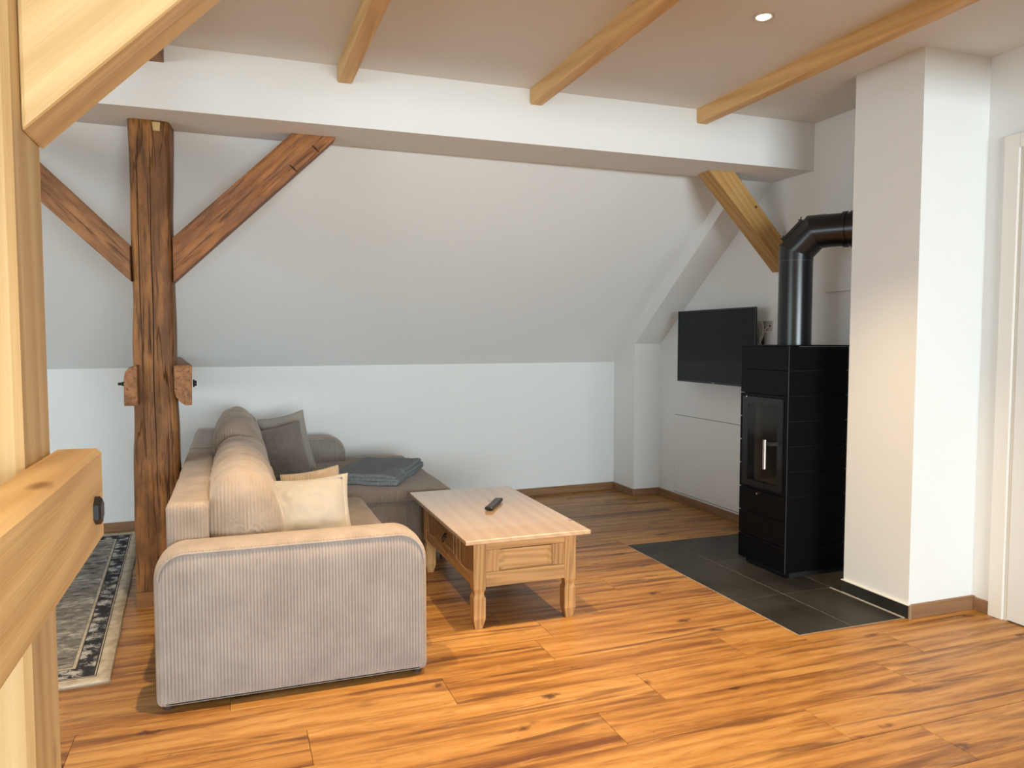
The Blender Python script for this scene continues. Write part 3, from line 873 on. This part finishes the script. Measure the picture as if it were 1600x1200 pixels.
# puffy back cushions with ribbed ends
def back_cushion2(y0, y1, z1, x0=-.095, wid=.285, seed=0):
    """lofted along Y: arch cross-sections; dense near end to carry the ribs"""
    z0 = .41; H = z1-z0; mb = MB(); n = 220
    ys = []
    K = 14
    for i in range(K+1):
        a = i/K*PI/2; ys.append((y0+.10*(1-math.sin(a)), math.cos(a)*0+0, i/K))
    secs = []
    m = 90
    for i in range(0, m): secs.append((y0+.085+(y1-y0-.16)*i/m, 1))
    cz = z0+H*.40; cx = x0+wid*.46
    for (y, s) in secs:
        for k in range(n):
            a = 2*PI*k/n; c, sn = math.cos(a), math.sin(a)
            ex = .62 if sn < 0 else .90
            zz = math.copysign(abs(sn)**(.5 if sn < 0 else .86), sn)
            x = math.copysign(abs(c)**ex, c)*wid/2
            z = zz*(H*.60 if sn > 0 else H*.40)
            # lean: the front side slopes outwards to the seat
            x = x-(.03*(z/H) if True else 0)
            px, pz = cx+x*s, cz+z*s
            wr = .012*noise.noise(Vector((px*4+seed, y*9, pz*4)))+.011*noise.noise(Vector((px*8, y*22+seed+px*14, pz*7)))+.003*noise.noise(Vector((px*30, y*60+seed, pz*20)))
            k1 = min(1, max(0, (y-y0-.06)/.1)+.25)
            nx_, nz_ = c, sn
            p = Vector((px+nx_*wr*k1, y, pz+nz_*wr*k1*(1 if sn > 0 else .2)))
            endw = max(0, 1-(y-y0)/.085)
            rib = ribf((px-cx)/.0125)
            topfade = 1 if pz < z1-.07 else max(0, (z1-.03-pz)/.04)
            p.y -= 0
            if sn > -.4: p.z += .0
            # ribs on the seat side
            if y > y0+.04 and c > .2 and sn < .75: p.x += math.sqrt(abs(math.sin(PI*y/.03)))*.0
            mb.v.append(p)
    ns = len(secs)
    for i in range(ns-1):
        for k in range(n):
            k2 = (k+1) % n; mb.f.append([i*n+k, i*n+k2, (i+1)*n+k2, (i+1)*n+k]); mb.sm.append(True)
    # end caps as concentric rings with ribs
    def cap(si, yy, sgn):
        base = si*n; prev = list(range(base, base+n)); Q = 40 if sgn > 0 else 8
        for q in range(1, Q):
            t = q/Q; f = math.cos(t*PI/2)**.9 if sgn > 0 else 1-t*.97
            cur = []
            for k in range(n):
                v = mb.v[base+k]; x = cx+(v.x-cx)*f; z = cz+(v.z-cz)*f
                if sgn > 0:
                    y = y0+.085-.085*(1-f**3.2)**.6
                    fade = min(1, (1-f)/.12)
                    y -= ribf((x-cx)/.0135)*.006*fade+.006*noise.noise(Vector((x*9+seed, 3, z*9)))*fade
                else: y = secs[si][0]+.05*(1-f*f)**.6
                cur.append(len(mb.v)); mb.v.append(Vector((x, y, z)))
            for k in range(n):
                k2 = (k+1) % n; mb.f.append([prev[k], prev[k2], cur[k2], cur[k]]); mb.sm.append(True)
            prev = cur
        mb.f.append(prev); mb.sm.append(True)
    cap(0, y0, 1); cap(ns-1, y1, -1)
    return mb.build('back_cushion', CORDC, sofa)
back_cushion2(3.045, 4.33, .795, wid=.285)
back_cushion2(4.25, 5.42, .865, x0=-.105, wid=.285, seed=7)
# seam in the chaise front and feet
for (x, y) in ((.655, 2.88), (-.24, 2.88), (1.15, 4.34), (1.15, 5.56), (-.2, 5.52)):
    MB().tube([(x, y, 0), (x, y, .055)], [.018, .022], 12).build('foot', plain('dark_foot', (.05,.03,.02), .5) if 'dark_foot' not in bpy.data.materials else bpy.data.materials['dark_foot'], sofa)
seam = MB().tube([(.62, 4.283, .378), (.9, 4.281, .378), (1.17, 4.284, .378), (1.195, 4.31, .378), (1.197, 4.9, .378), (1.195, 5.6, .378)], .004, 6).build('piping', CORD_D, sofa)

# ------------------------------------------------------------------ pillows and throw
def pillow(name, center, w, h, t, mat, label, xdir, updir, ribs=0, hem=0, seed=0, n=64, wr=1.0, group='scatter pillows on the sofa'):
    mb = MB()
    def pt(u, v, sd):
        e = (1-u**4)*(1-v**4)
        pin = 1-.06*(1-abs(u))*abs(v)**3*0
        x = u*w/2*(1-.07*(1-v*v)*abs(u)**2.0+.0); z = v*h/2*(1-.08*(1-u*u)*abs(v)**2.0)
        prof = (max(0, (1-u*u))**.55)*(max(0, (1-v*v))**.55)
        y = sd*t/2*prof
        y += (.012*noise.noise(Vector((u*2+seed, v*2, sd)))+.005*noise.noise(Vector((u*6+seed, v*5, sd*3))))*prof*wr
        if ribs:
            y += sd*math.sqrt(abs(math.sin(PI*x/ribs)))*.0026*min(1, prof*4)
        return Vector((x, y, z))
    M = {}
    for sd in (1, -1):
        for i in range(n+1):
            for j in range(n+1):
                u, v = -1+2*i/n, -1+2*j/n
                edge = i in (0, n) or j in (0, n)
                key = (i, j, 0 if edge else sd)
                if key not in M:
                    M[key] = len(mb.v); mb.v.append(pt(u, v, sd))
    def g(i, j, sd): return M[(i, j, 0 if (i in (0, n) or j in (0, n)) else sd)]
    for sd in (1, -1):
        for i in range(n):
            for j in range(n):
                mb.f.append([g(i,j,sd), g(i+1,j,sd), g(i+1,j+1,sd), g(i,j+1,sd)]); mb.sm.append(True)
    X = Vector(xdir).normalized(); Z = Vector(updir).normalized(); Y = Z.cross(X).normalized()
    Mx = Matrix(((X.x, Y.x, Z.x, center[0]), (X.y, Y.y, Z.y, center[1]), (X.z, Y.z, Z.z, center[2]), (0,0,0,1)))
    me_mb = mb
    ob_local = me_mb
    me = bpy.data.meshes.new(name); me.from_pydata([tuple(v) for v in mb.v], [], mb.f)
    me.polygons.foreach_set('use_smooth', [True]*len(mb.f)); me.materials.append(mat)
    bm = bmesh.new(); bm.from_mesh(me); bmesh.ops.recalc_face_normals(bm, faces=bm.faces); bm.to_mesh(me); bm.free()
    o = bpy.data.objects.new(name, me); COL.objects.link(o); o.matrix_world = Mx
    setp(o, label, 'pillow', group)
    # edge piping / hem
    ed = [(-1+2*i/24, -1) for i in range(24)]+[(1, -1+2*i/24) for i in range(24)]+[(1-2*i/24, 1) for i in range(24)]+[(-1, 1-2*i/24) for i in range(25)]
    pp = [pt(u*.999, v*.999, 0) for u, v in ed]
    hm = MB()
    if hem:
        inner = [Vector((p.x*(1-hem/w*1.1), 0, p.z*(1-hem/h*1.1))) for p in pp]
        for i, p in enumerate(pp):
            out = p+Vector((p.x/w, 0, p.z/h))*hem*.9
            wob = .012*noise.noise(Vector((p.x*9+seed, p.z*9, 5)))
            hm.v += [Vector((out.x, wob-.003, out.z)), Vector((out.x, wob+.003, out.z)), Vector((inner[i].x, t*.16, inner[i].z)), Vector((inner[i].x, -t*.16, inner[i].z))]
        m = len(pp)
        for i in range(m-1):
            b = i*4; c = b+4
            for q in ((0,1),(1,2),(2,3),(3,0)): hm.f.append([b+q[0], b+q[1], c+q[1], c+q[0]]); hm.sm.append(True)
    else:
        hm.tube(pp, .0035, 6)
    me2 = bpy.data.meshes.new('hem'); me2.from_pydata([tuple(v) for v in hm.v], [], hm.f)
    me2.polygons.foreach_set('use_smooth', [True]*len(hm.f)); me2.materials.append(mat)
    h = bpy.data.objects.new('hem' if hem else 'piping', me2); COL.objects.link(h); h.parent = o
    return o
# near cream pillow, leaning back against the cushion, facing the arm
pillow('pillow', (.278, 3.26, .585), .34, .31, .15, CREAM, 'plain cream linen pillow with flanged hem just behind the near armrest', (.944, -.193, -.267), (-.282, .658, .698), hem=.026, seed=2)
pillow('pillow', (.325, 3.50, .575), .26, .32, .11, cord_mat('beige_cord', (.32,.26,.20), (.39,.32,.25), pitch=.0115, strength=.6), 'beige corduroy pillow mostly hidden behind the plain cream pillow', (.975, -.2, -.09), (-.25, .617, .711), ribs=.0125, seed=5)
pillow('pillow', (.262, 4.89, .600), .31, .36, .13, cord_mat('mushroom_cord', (.18,.155,.135), (.23,.20,.175), pitch=.0125, strength=.3), 'grey-brown ribbed pillow leaning on the back cushions mid sofa', (.993, -.039, .108), (-.264, .452, .852), ribs=.0125, seed=9)
pillow('pillow', (.315, 5.10, .625), .29, .40, .12, GREIGE, 'pale greige pillow standing behind the ribbed grey-brown one', (.998, -.041, .04), (-.33, .32, .877), seed=12)
# folded throw on the chaise
def throw():
    L1, L2, T = .42, .66, .062
    mb = MB()
    # three folded layers, sharing a rounded fold on the near side
    for k, (z, dx, dy) in enumerate(((.010, .0, .0), (.029, .006, .006), (.048, -.004, .012))):
        def fn(p, n, u, k=k):
            p.z += .006*noise.noise(Vector((p.x*7, p.y*7, k*3)))+.003*noise.noise(Vector((p.x*25, p.y*25, k)))
            if u.x > .6 and u.y < -.4: p.z -= .016*(u.x-.6)*k
            p.x += .008*noise.noise(Vector((p.y*6, k*5, 0))); p.y += .006*noise.noise(Vector((p.x*6, k*5, 4)))
            p += n*.0025*(abs(math.sin(PI*p.x/.032))**.5+abs(math.sin(PI*p.y/.05))**.5-1)
            return p
        m = softbox(L1-.01*k, L2-.012*k, .024, .0115, .008, fn)
        m.xform(Matrix.Translation((dx, dy, z)))
        b = len(mb.v); mb.v += m.v; mb.f += [[b+i for i in f] for f in m.f]; mb.sm += m.sm
    o = mb.build('throw_blanket', THROW, label='slate blue-grey checked knitted throw folded on the chaise', cat='blanket', origin=(0,0,0))
    o.location = (.845, 4.76, .447); o.rotation_euler = (0, 0, R(-27))
    return o
throw()

# ------------------------------------------------------------------ coffee table
tb = root('coffee_table', (1.235, 3.65, 0), 'pine coffee table with drawer and notched legs beside the sofa', 'table')
TX0, TX1, TY0, TY1 = .985, 1.485, 3.19, 4.14
ZT = .432
box(.925, 1.522, 3.108, 4.235, ZT-.021, ZT).build('table_top', pine_top, tb, bevel=.004, seg=3)
def leg(x, y):
    s = .0285
    prof = [(0, .017), (.048, .0285), (.052, .0285), (.142, .0285), (.158, .0225), (.166, .0225), (.184, .0285), (ZT-.021, .0285)]
    mb = MB()
    for z, r in prof:
        for (a, b) in ((-1,-1),(1,-1),(1,1),(-1,1)): mb.v.append(Vector((x+a*r, y+b*r, z)))
    for i in range(len(prof)-1):
        for k in range(4):
            k2 = (k+1) % 4; mb.f.append([i*4+k, i*4+k2, (i+1)*4+k2, (i+1)*4+k]); mb.sm.append(False)
    mb.f.append([0,1,2,3]); mb.sm.append(False); mb.f.append([(len(prof)-1)*4+k for k in range(4)]); mb.sm.append(False)
    return mb.build('leg', pine_z, tb, bevel=.002)
for x in (TX0+.0285, TX1-.0285):
    for y in (TY0+.0285, TY1-.0285): leg(x, y)
z0, z1 = .193, ZT-.021
def end_apron(y, sgn):
    """short side: rails, stiles, raised field with fluted sides; sgn -1 faces the camera"""
    ax, bx = TX0+.057, TX1-.057
    f = y
    def yb(d0, d1): return (f+min(sgn*d0, sgn*d1), f+max(sgn*d0, sgn*d1))
    r = box(ax, bx, *yb(-.02, -.002), z0, z1).build('end_panel', pine, tb)
    box(ax, bx, *yb(-.003, .006), z1-.050, z1).build('rail', pine, r, bevel=.0015)
    box(ax, bx, *yb(-.003, .006), z0, z0+.066).build('rail', pine, r, bevel=.0015)
    za, zb = z0+.067, z1-.051
    for (p, q) in ((ax, ax+.062), (bx-.062, bx)):
        box(p, q, *yb(-.003, .005), za, zb).build('stile', pine_z, r, bevel=.0015)
    # raised field with a bevelled surround and rounded ends
    c, d = ax+.0635, bx-.0635
    zc, hz_ = (za+zb)/2, (zb-za)/2-.001
    poly, pin = [], []
    for i in range(13):
        t = -1+2*i/12; q = math.sqrt(max(0, 1-t*t))
        poly.append((d, zc+hz_*t)); pin.append((d-.008-.020*q, zc+hz_*(t*.90+.07)))
    for i in range(13):
        t = 1-2*i/12; q = math.sqrt(max(0, 1-t*t))
        poly.append((c, zc+hz_*t)); pin.append((c+.008+.020*q, zc+hz_*(t*.90+.07)))
    nn = len(poly); m2 = MB()
    yo = f+sgn*(-.0015); yi = f+sgn*.008
    m2.v = [Vector((p[0], yo, p[1])) for p in poly]+[Vector((p[0], yi, p[1])) for p in pin]
    for i in range(nn):
        j = (i+1) % nn; m2.f.append([i, j, nn+j, nn+i]); m2.sm.append(False)
    m2.f.append([nn+i for i in range(nn)]); m2.sm.append(False)
    m2.build('raised_field', pine, r)
end_apron(TY0+.006, -1)
end_apron(TY1-.006, 1)
def side_apron(x, sgn, drawer=True):
    ya, yb_ = TY0+.057, TY1-.057
    def xb(d0, d1): return (x+min(sgn*d0, sgn*d1), x+max(sgn*d0, sgn*d1))
    r = box(*xb(-.02, -.004), ya, yb_, z0, z1).build('side_panel', pine_y, tb)
    box(*xb(-.004, .004), ya, yb_, z1-.022, z1).build('rail', pine_y, r, bevel=.0015)
    box(*xb(-.004, .004), ya, yb_, z0, z0+.050).build('rail', pine_y, r, bevel=.0015)
    cy = (ya+yb_)/2; hw = .20
    for (p, q) in ((ya, ya+.03), (cy-hw-.045, cy-hw), (cy+hw, cy+hw+.045), (yb_-.03, yb_)):
        box(*xb(-.004, .004), p, q, z0+.05, z1-.022).build('stile', pine_z, r, bevel=.0015)
    for (p, q) in ((ya+.03, cy-hw-.045), (cy+hw+.045, yb_-.03)):
        box(*xb(-.004, .001), p+.018, q-.018, z0+.066, z1-.036).build('raised_field', pine_z, r, bevel=.003)
    d = box(*xb(-.004, .007), cy-hw+.003, cy+hw-.003, z0+.052, z1-.024).build('drawer', pine_y, tb, bevel=.002)
    box(*xb(.007, .011), cy-hw+.04, cy+hw-.04, z0+.072, z1-.044).build('drawer_field', pine_y, d, bevel=.003)
    h = MB(); zz = .314; yy = cy-.03
    h.tube([(x+sgn*.011, yy, zz+.012), (x+sgn*.022, yy, zz+.012)], [.013, .009], 12)
    ringp = [(x+sgn*(.022+.004*(1-math.cos(a))), yy+.015*math.sin(a), zz-.004+.016*math.cos(a)) for a in [2*PI*i/20 for i in range(21)]]
    h.tube(ringp, .0028, 8)
    h.build('ring_pull', BLACKM, d)
side_apron(TX0+.006, -1); side_apron(TX1-.006, 1)
box(TX0+.02, TX1-.02, TY0+.02, TY1-.02, z0+.004, z0+.014).build('bottom_board', pine_y, tb)

# remote control
rc = root('remote_control', (1.262, 3.725, ZT), 'black television remote lying on the coffee table', 'remote')
Mr = Matrix.Translation((1.262, 3.725, ZT)) @ Matrix.Rotation(R(-32), 4, 'Z')
m = softbox(.046, .235, .018, .008, .006, lambda p, n, u: Vector((p.x*(1+.04*u.y), p.y, p.z+.003*u.y*u.y)))
m.xform(Mr @ Matrix.Translation((0, 0, .0105))); m.build('body', plain('remote_black', (.008,.008,.009), .3), rc)
bt = plain('rubber_grey', (.14,.13,.12), .6)
for r_ in range(9):
    for c_ in range(3):
        q = MB().box(-.004, .004, -.0035, .0035, 0, .002); q.xform(Mr @ Matrix.Translation((-.0125+.0125*c_, -.075+.018*r_, .0195+.0012)))
        q.build('button', bt, rc, bevel=.001, seg=1)

# ------------------------------------------------------------------ stove
SX0, SX1, SY0, SY1, SZ = 2.79, 3.195, 3.315, 3.722, 1.268
st = root('wood_stove', (2.99, 3.52, 0), 'tall black tiled wood stove standing on the slate hearth', 'stove')
box(SX0+.035, SX1-.02, SY0+.006, SY1-.03, .001, .055).build('plinth', STOVE_IN, st)
# core around the firebox
th = .012; core = MB()
cy0, cy1, cz0, cz1 = 3.375, 3.655, .47, .955
fx = SX0+.02
core.box(fx+.30, SX1-.001, SY0+th, SY1-th, .05, SZ-.012)
core.box(fx, fx+.30, SY0+th, cy0, .05, SZ-.012); core.box(fx, fx+.30, cy1, SY1-th, .05, SZ-.012)
core.box(fx, fx+.30, cy0, cy1, .05, cz0); core.box(fx, fx+.30, cy0, cy1, cz1, SZ-.012)
core.build('core', STOVE_IN, st)
lin = MB()
lin.box(fx+.27, fx+.299, cy0+.002, cy1-.002, cz0, cz1-.002)
lin.build('firebox_back', FIREBRICK, st)
MB().box(fx+.03, fx+.27, cy1-.022, cy1-.001, cz0, cz1-.002).build('firebox_side', FIREBRICK, st)
MB().box(fx+.03, fx+.27, cy0+.001, cy0+.022, cz0, cz1-.002).build('firebox_side', FIREBRICK, st)
MB().box(fx+.03, fx+.27, cy0+.023, cy1-.023, cz0, cz0+.02).build('firebox_floor', FIREBRICK, st)
for (a, b) in ((.02, .16), (.06, .22)):
    pass
grooves = [.026, .168, .306, .444, .582, .720, .857, .994, 1.131, SZ-.004]
for i in range(9):
    a, b = grooves[i]+.0022, grooves[i+1]-.0022
    # flanks
    box(SX0, SX1, SY0, SY0+th, a, b).build('side_tile', STOVE, st, bevel=.0022)
    box(SX0, SX1, SY1-th, SY1, a, b).build('side_tile', STOVE, st, bevel=.0022)
    if i not in (3, 4, 5, 6):
        box(SX0, SX0+th, SY0+th+.0005, SY1-th-.0005, a, b).build('front_tile', STOVE, st, bevel=.0022)
box(SX0-.001, SX1+.001, SY0-.001, SY1+.001, SZ-.005, SZ+.003).build('top_plate', STOVE, st, bevel=.001)
box(SX1-.001, SX1+.012, SY0+.03, SY1-.03, .15, SZ-.02).build('back_plate', plain('grey_back_plate', (.05,.05,.05), .5), st)
box(SX0-.0008, SX0+.0015, SY0-.0008, SY0+.0015, .03, SZ-.004).build('corner_edge', EDGE, st)
# door
dz0, dz1, dy0, dy1 = .446, .992, SY0+th+.002, SY1-th-.002
dm = plain('door_black', (.008,.008,.009), .3)
fr = MB(); fr.box(SX0, SX0+.018, dy0, dy1, dz0, dz0+.014).box(SX0, SX0+.018, dy0, dy1, dz1-.014, dz1).box(SX0, SX0+.018, dy0, dy0+.018, dz0+.014, dz1-.014).box(SX0, SX0+.018, dy1-.012, dy1, dz0+.014, dz1-.014)
fr.build('door_frame', STOVE, st, bevel=.001)
dor = MB(); a0, a1, b0, b1 = dy0+.020, dy1-.014, dz0+.016, dz1-.016
g0, g1, h0, h1 = 3.392, 3.645, .495, .935
dor.box(SX0-.006, SX0+.012, a0, g0, b0, b1).box(SX0-.006, SX0+.012, g1, a1, b0, b1).box(SX0-.006, SX0+.012, g0, g1, b0, h0).box(SX0-.006, SX0+.012, g0, g1, h1, b1)
door = dor.build('stove_door', dm, st)
box(SX0-.0055, SX0-.0015, g0-.001, g1+.001, h0-.001, h1+.001).build('glass_pane', GLASS, door)
hx = SX0-.052
hnd = MB().tube([(hx, 3.435, .588), (hx, 3.435, .75)], .0105, 16).build('handle', STEEL, door, label='brushed steel door handle')
MB().box(SX0-.048, SX0-.004, 3.380, 3.392, .722, .740).box(hx-.002, hx+.006, 3.380, 3.436, .722, .740).build('handle_bracket', plain('dark_steel', (.12,.11,.10), .35, .9), door)
MB().tube([(SX0-.008, 3.652, .974), (SX0-.012, 3.652, .974)], .005, 8).build('catch_pin', CHROME, door)
MB().tube([(SX0+.002, 3.52, .437), (SX0-.022, 3.52, .434)], .0035, 8).tube([(SX0-.022, 3.52, .434), (SX0-.034, 3.52, .433)], .0065, 10).build('air_knob', CHROME, st)
# flue pipe: a thing of its own
PX, PYc, PR = 2.978, 3.50, .0905
fl = root('stove_pipe', (PX, PYc, SZ), 'black steel stove pipe with elbow entering the chimney', 'pipe')
dirh = Vector((math.cos(R(57)), -math.sin(R(57)), 0))
p0 = Vector((PX, PYc, SZ+.003)); p1 = Vector((PX, PYc, 1.74))
MB().tube([p0, p1], PR, 40, caps=False).build('lower_pipe', BLACKP, fl)
el = [Vector((PX, PYc, 1.735)), Vector((PX, PYc, 1.795)), Vector((PX, PYc, 1.795))+dirh*.10+Vector((0,0,.10))]
e2 = el[-1]+dirh*.06
# mitred elbow built from flat joints
def mitre(pts, r, seg=40):
    mb = MB(); n = len(pts); rings = []
    side = Vector((0,0,1)).cross(dirh).normalized()
    for i, p in enumerate(pts):
        t0 = (pts[i]-pts[i-1]).normalized() if i else (pts[1]-pts[0]).normalized()
        t1 = (pts[i+1]-pts[i]).normalized() if i < n-1 else t0
        t = (t0+t1).normalized(); k = 1/max(.3, t.dot(t1))
        b = side; a = b.cross(t).normalized()
        rings.append([p+(a*k*math.cos(2*PI*q/seg)+b*math.sin(2*PI*q/seg))*r for q in range(seg)])
    for i in range(n-1):
        base = len(mb.v); mb.v += rings[i]+rings[i+1]
        for q in range(seg):
            q2 = (q+1) % seg; mb.f.append([base+q, base+q2, base+seg+q2, base+seg+q]); mb.sm.append(True)
    return mb
mitre([el[0], el[1], el[2], e2], PR+.0012).build('elbow', BLACKP, fl)
pe = e2+dirh*((e2.y-(CY1-.01))/math.sin(R(57)))
mitre([e2-dirh*.01, pe], PR-.001).build('upper_pipe', BLACKP, fl)
c0 = e2+dirh*.11
mitre([c0-dirh*.02, c0-dirh*.012, c0], PR+.006).build('collar', BLACKP, fl)
mitre([c0+dirh*.02, pe], PR+.007).build('wall_sleeve', BLACKP, fl)
MB().tube([p1-Vector((0,0,.003)), p1], PR+.0015, 40, caps=False).build('joint_ring', plain('worn_joint', (.09,.09,.085), .4), fl)
# inspection cover with two wing screws on the elbow
nrm = (Vector((0,0,1))-dirh).normalized(); mid = (el[1]+el[2])/2; tdir = (dirh+Vector((0,0,1))).normalized()
sd = Vector((0,0,1)).cross(dirh).normalized()
cv = MB(); w_ = .050
def cvp(a, b, c): return mid+tdir*a+sd*b+nrm*c
cv.add([cvp(-.075,-w_,PR-.012), cvp(.075,-w_,PR-.012), cvp(.075,w_,PR-.012), cvp(-.075,w_,PR-.012), cvp(-.075,-w_*.8,PR+.008), cvp(.075,-w_*.8,PR+.008), cvp(.075,w_*.8,PR+.008), cvp(-.075,w_*.8,PR+.008)],
       [(0,3,2,1),(4,5,6,7),(0,1,5,4),(1,2,6,5),(2,3,7,6),(3,0,4,7)])
cvo = cv.build('inspection_cover', BLACKP, fl, bevel=.003)
for s_ in (-.068, .068):
    b_ = cvp(s_, 0, PR+.008)
    wn = MB().tube([b_, b_+nrm*.012], .004, 8)
    wn.tube([b_+nrm*.012-tdir*.012+nrm*.006, b_+nrm*.010, b_+nrm*.012+tdir*.012+nrm*.006], .0032, 6)
    wn.build('wing_screw', BLACKM, cvo)

# ------------------------------------------------------------------ television, socket, cables
tv = root('television', (3.22, 4.6, .985), 'flat black wall television to the left of the stove', 'television')
TVX = 3.20; ty0, ty1, tz0, tz1 = 4.122, 5.045, .985, 1.515
MB().box(TVX+.002, TVX+.010, ty0+.002, ty1-.002, tz0+.002, tz1-.002).box(TVX+.010, TVX+.045, ty0+.16, ty1-.16, tz0+.06, tz1-.12).build('housing', TVB, tv, bevel=.003)
bz = MB().box(TVX-.004, TVX+.002, ty0, ty1, tz1-.009, tz1).box(TVX-.004, TVX+.002, ty0, ty1, tz0, tz0+.012).box(TVX-.004, TVX+.002, ty0, ty0+.009, tz0+.012, tz1-.009).box(TVX-.004, TVX+.002, ty1-.009, ty1, tz0+.012, tz1-.009)
bz.build('bezel', TVB, tv)
box(TVX-.001, TVX+.002, ty0+.009, ty1-.009, tz0+.012, tz1-.009).build('screen', SCREEN, tv)
box(TVX-.0052, TVX-.0040, 4.565, 4.60, tz0+.004, tz0+.009).build('badge', plain('badge_grey', (.35,.35,.35), .4), tv)
MB().box(TVX+.045, XG, 4.50, 4.66, 1.16, 1.34).build('wall_bracket', BLACKM, tv)
sk_ = root('wall_socket', (XG, 4.2, 1.35), 'white double wall socket half hidden by the television', 'socket')
sf = MB()
sy0, sy1, sz0, sz1 = 4.118, 4.30, 1.347, 1.432
XS = XG
sf.box(XS-.012, XS, sy0, sy1, sz0, sz0+.010).box(XS-.010, XS, sy0, sy1, sz1-.010, sz1).box(XS-.010, XS, sy0, sy0+.012, sz0+.01, sz1-.01).box(XS-.010, XS, sy1-.012, sy1, sz0+.01, sz1-.01)
sf.build('socket_frame', PLAST_W, sk_, bevel=.002)
for (a, b) in ((sy0+.013, 4.209), (4.211, sy1-.013)):
    ins = box(XS-.006, XS, a, b, sz0+.011, sz1-.011).build('socket_insert', plain('socket_insert_shaded', (.50,.47,.42), .5) if 'socket_insert_shaded' not in bpy.data.materials else bpy.data.materials['socket_insert_shaded'], sk_, bevel=.001)  # shade on the insert, against the lit frame, is put into its colour
    c_ = (a+b)/2
    MB().tube([(XS-.0065, c_-.01, 1.39), (XS-.0055, c_-.01, 1.39)], .007, 10).build('socket_port', BLACKM, ins)
cb = root('cable_bundle', (3.30, 4.16, 1.25), 'tangle of white cables between television and wall socket', 'cable')
def curve(pts, n=14):
    pts = [Vector(p) for p in pts]; out = []
    P = [pts[0]]+pts+[pts[-1]]
    for i in range(1, len(P)-2):
        for k in range(n):
            t = k/n; a, b, c, d = P[i-1], P[i], P[i+1], P[i+2]
            out.append(.5*((2*b)+(-a+c)*t+(2*a-5*b+4*c-d)*t*t+(-a+3*b-3*c+d)*t**3))
    out.append(pts[-1]); return out
XC = XG-.03
rr = random.Random(3)
for k in range(7):
    y = 4.205+.013*k*.7; top = 1.425-.007*k; s = rr.uniform(-.01, .01)
    MB().tube(curve([(XC+.0-.004*k, y+.09, 1.33+s), (XC-.01, y+.05, top-.01), (XC-.012-.003*k, y+.005, top), (XC-.015, y-.025, top-.04+s), (XC-.012, y+.0, 1.31+s), (XC-.01, y+.05, 1.28)]), .0044, 6).build('cable', CABLE_W, cb)
MB().tube(curve([(XG-.012, 4.163, 1.385), (XC, 4.178, 1.365), (XC, 4.205, 1.31), (XC, 4.235, 1.25), (XC, 4.26, 1.18)]), .003, 6).build('cable', CABLE_W, cb)
MB().tube(curve([(XC-.01, 4.26, 1.345), (XC-.02, 4.235, 1.34), (XC-.02, 4.21, 1.30), (XC-.015, 4.195, 1.25), (XC, 4.20, 1.18)]), .0044, 6).build('cable', CABLE_W, cb)
MB().tube(curve([(XC-.01, 4.215, 1.40), (XC-.02, 4.20, 1.35), (XC-.02, 4.215, 1.29), (XC-.015, 4.24, 1.24), (XC, 4.25, 1.17)]), .0044, 6).build('cable', CABLE_W, cb)
MB().tube(curve([(XC+.01, 4.23, 1.335), (XC+.01, 4.22, 1.30), (XC+.01, 4.225, 1.25), (XC+.01, 4.23, 1.18)]), .014, 8).build('plug_block', BLACKM, cb)

for o in bpy.data.objects:
    if '_o' in o: del o['_o']
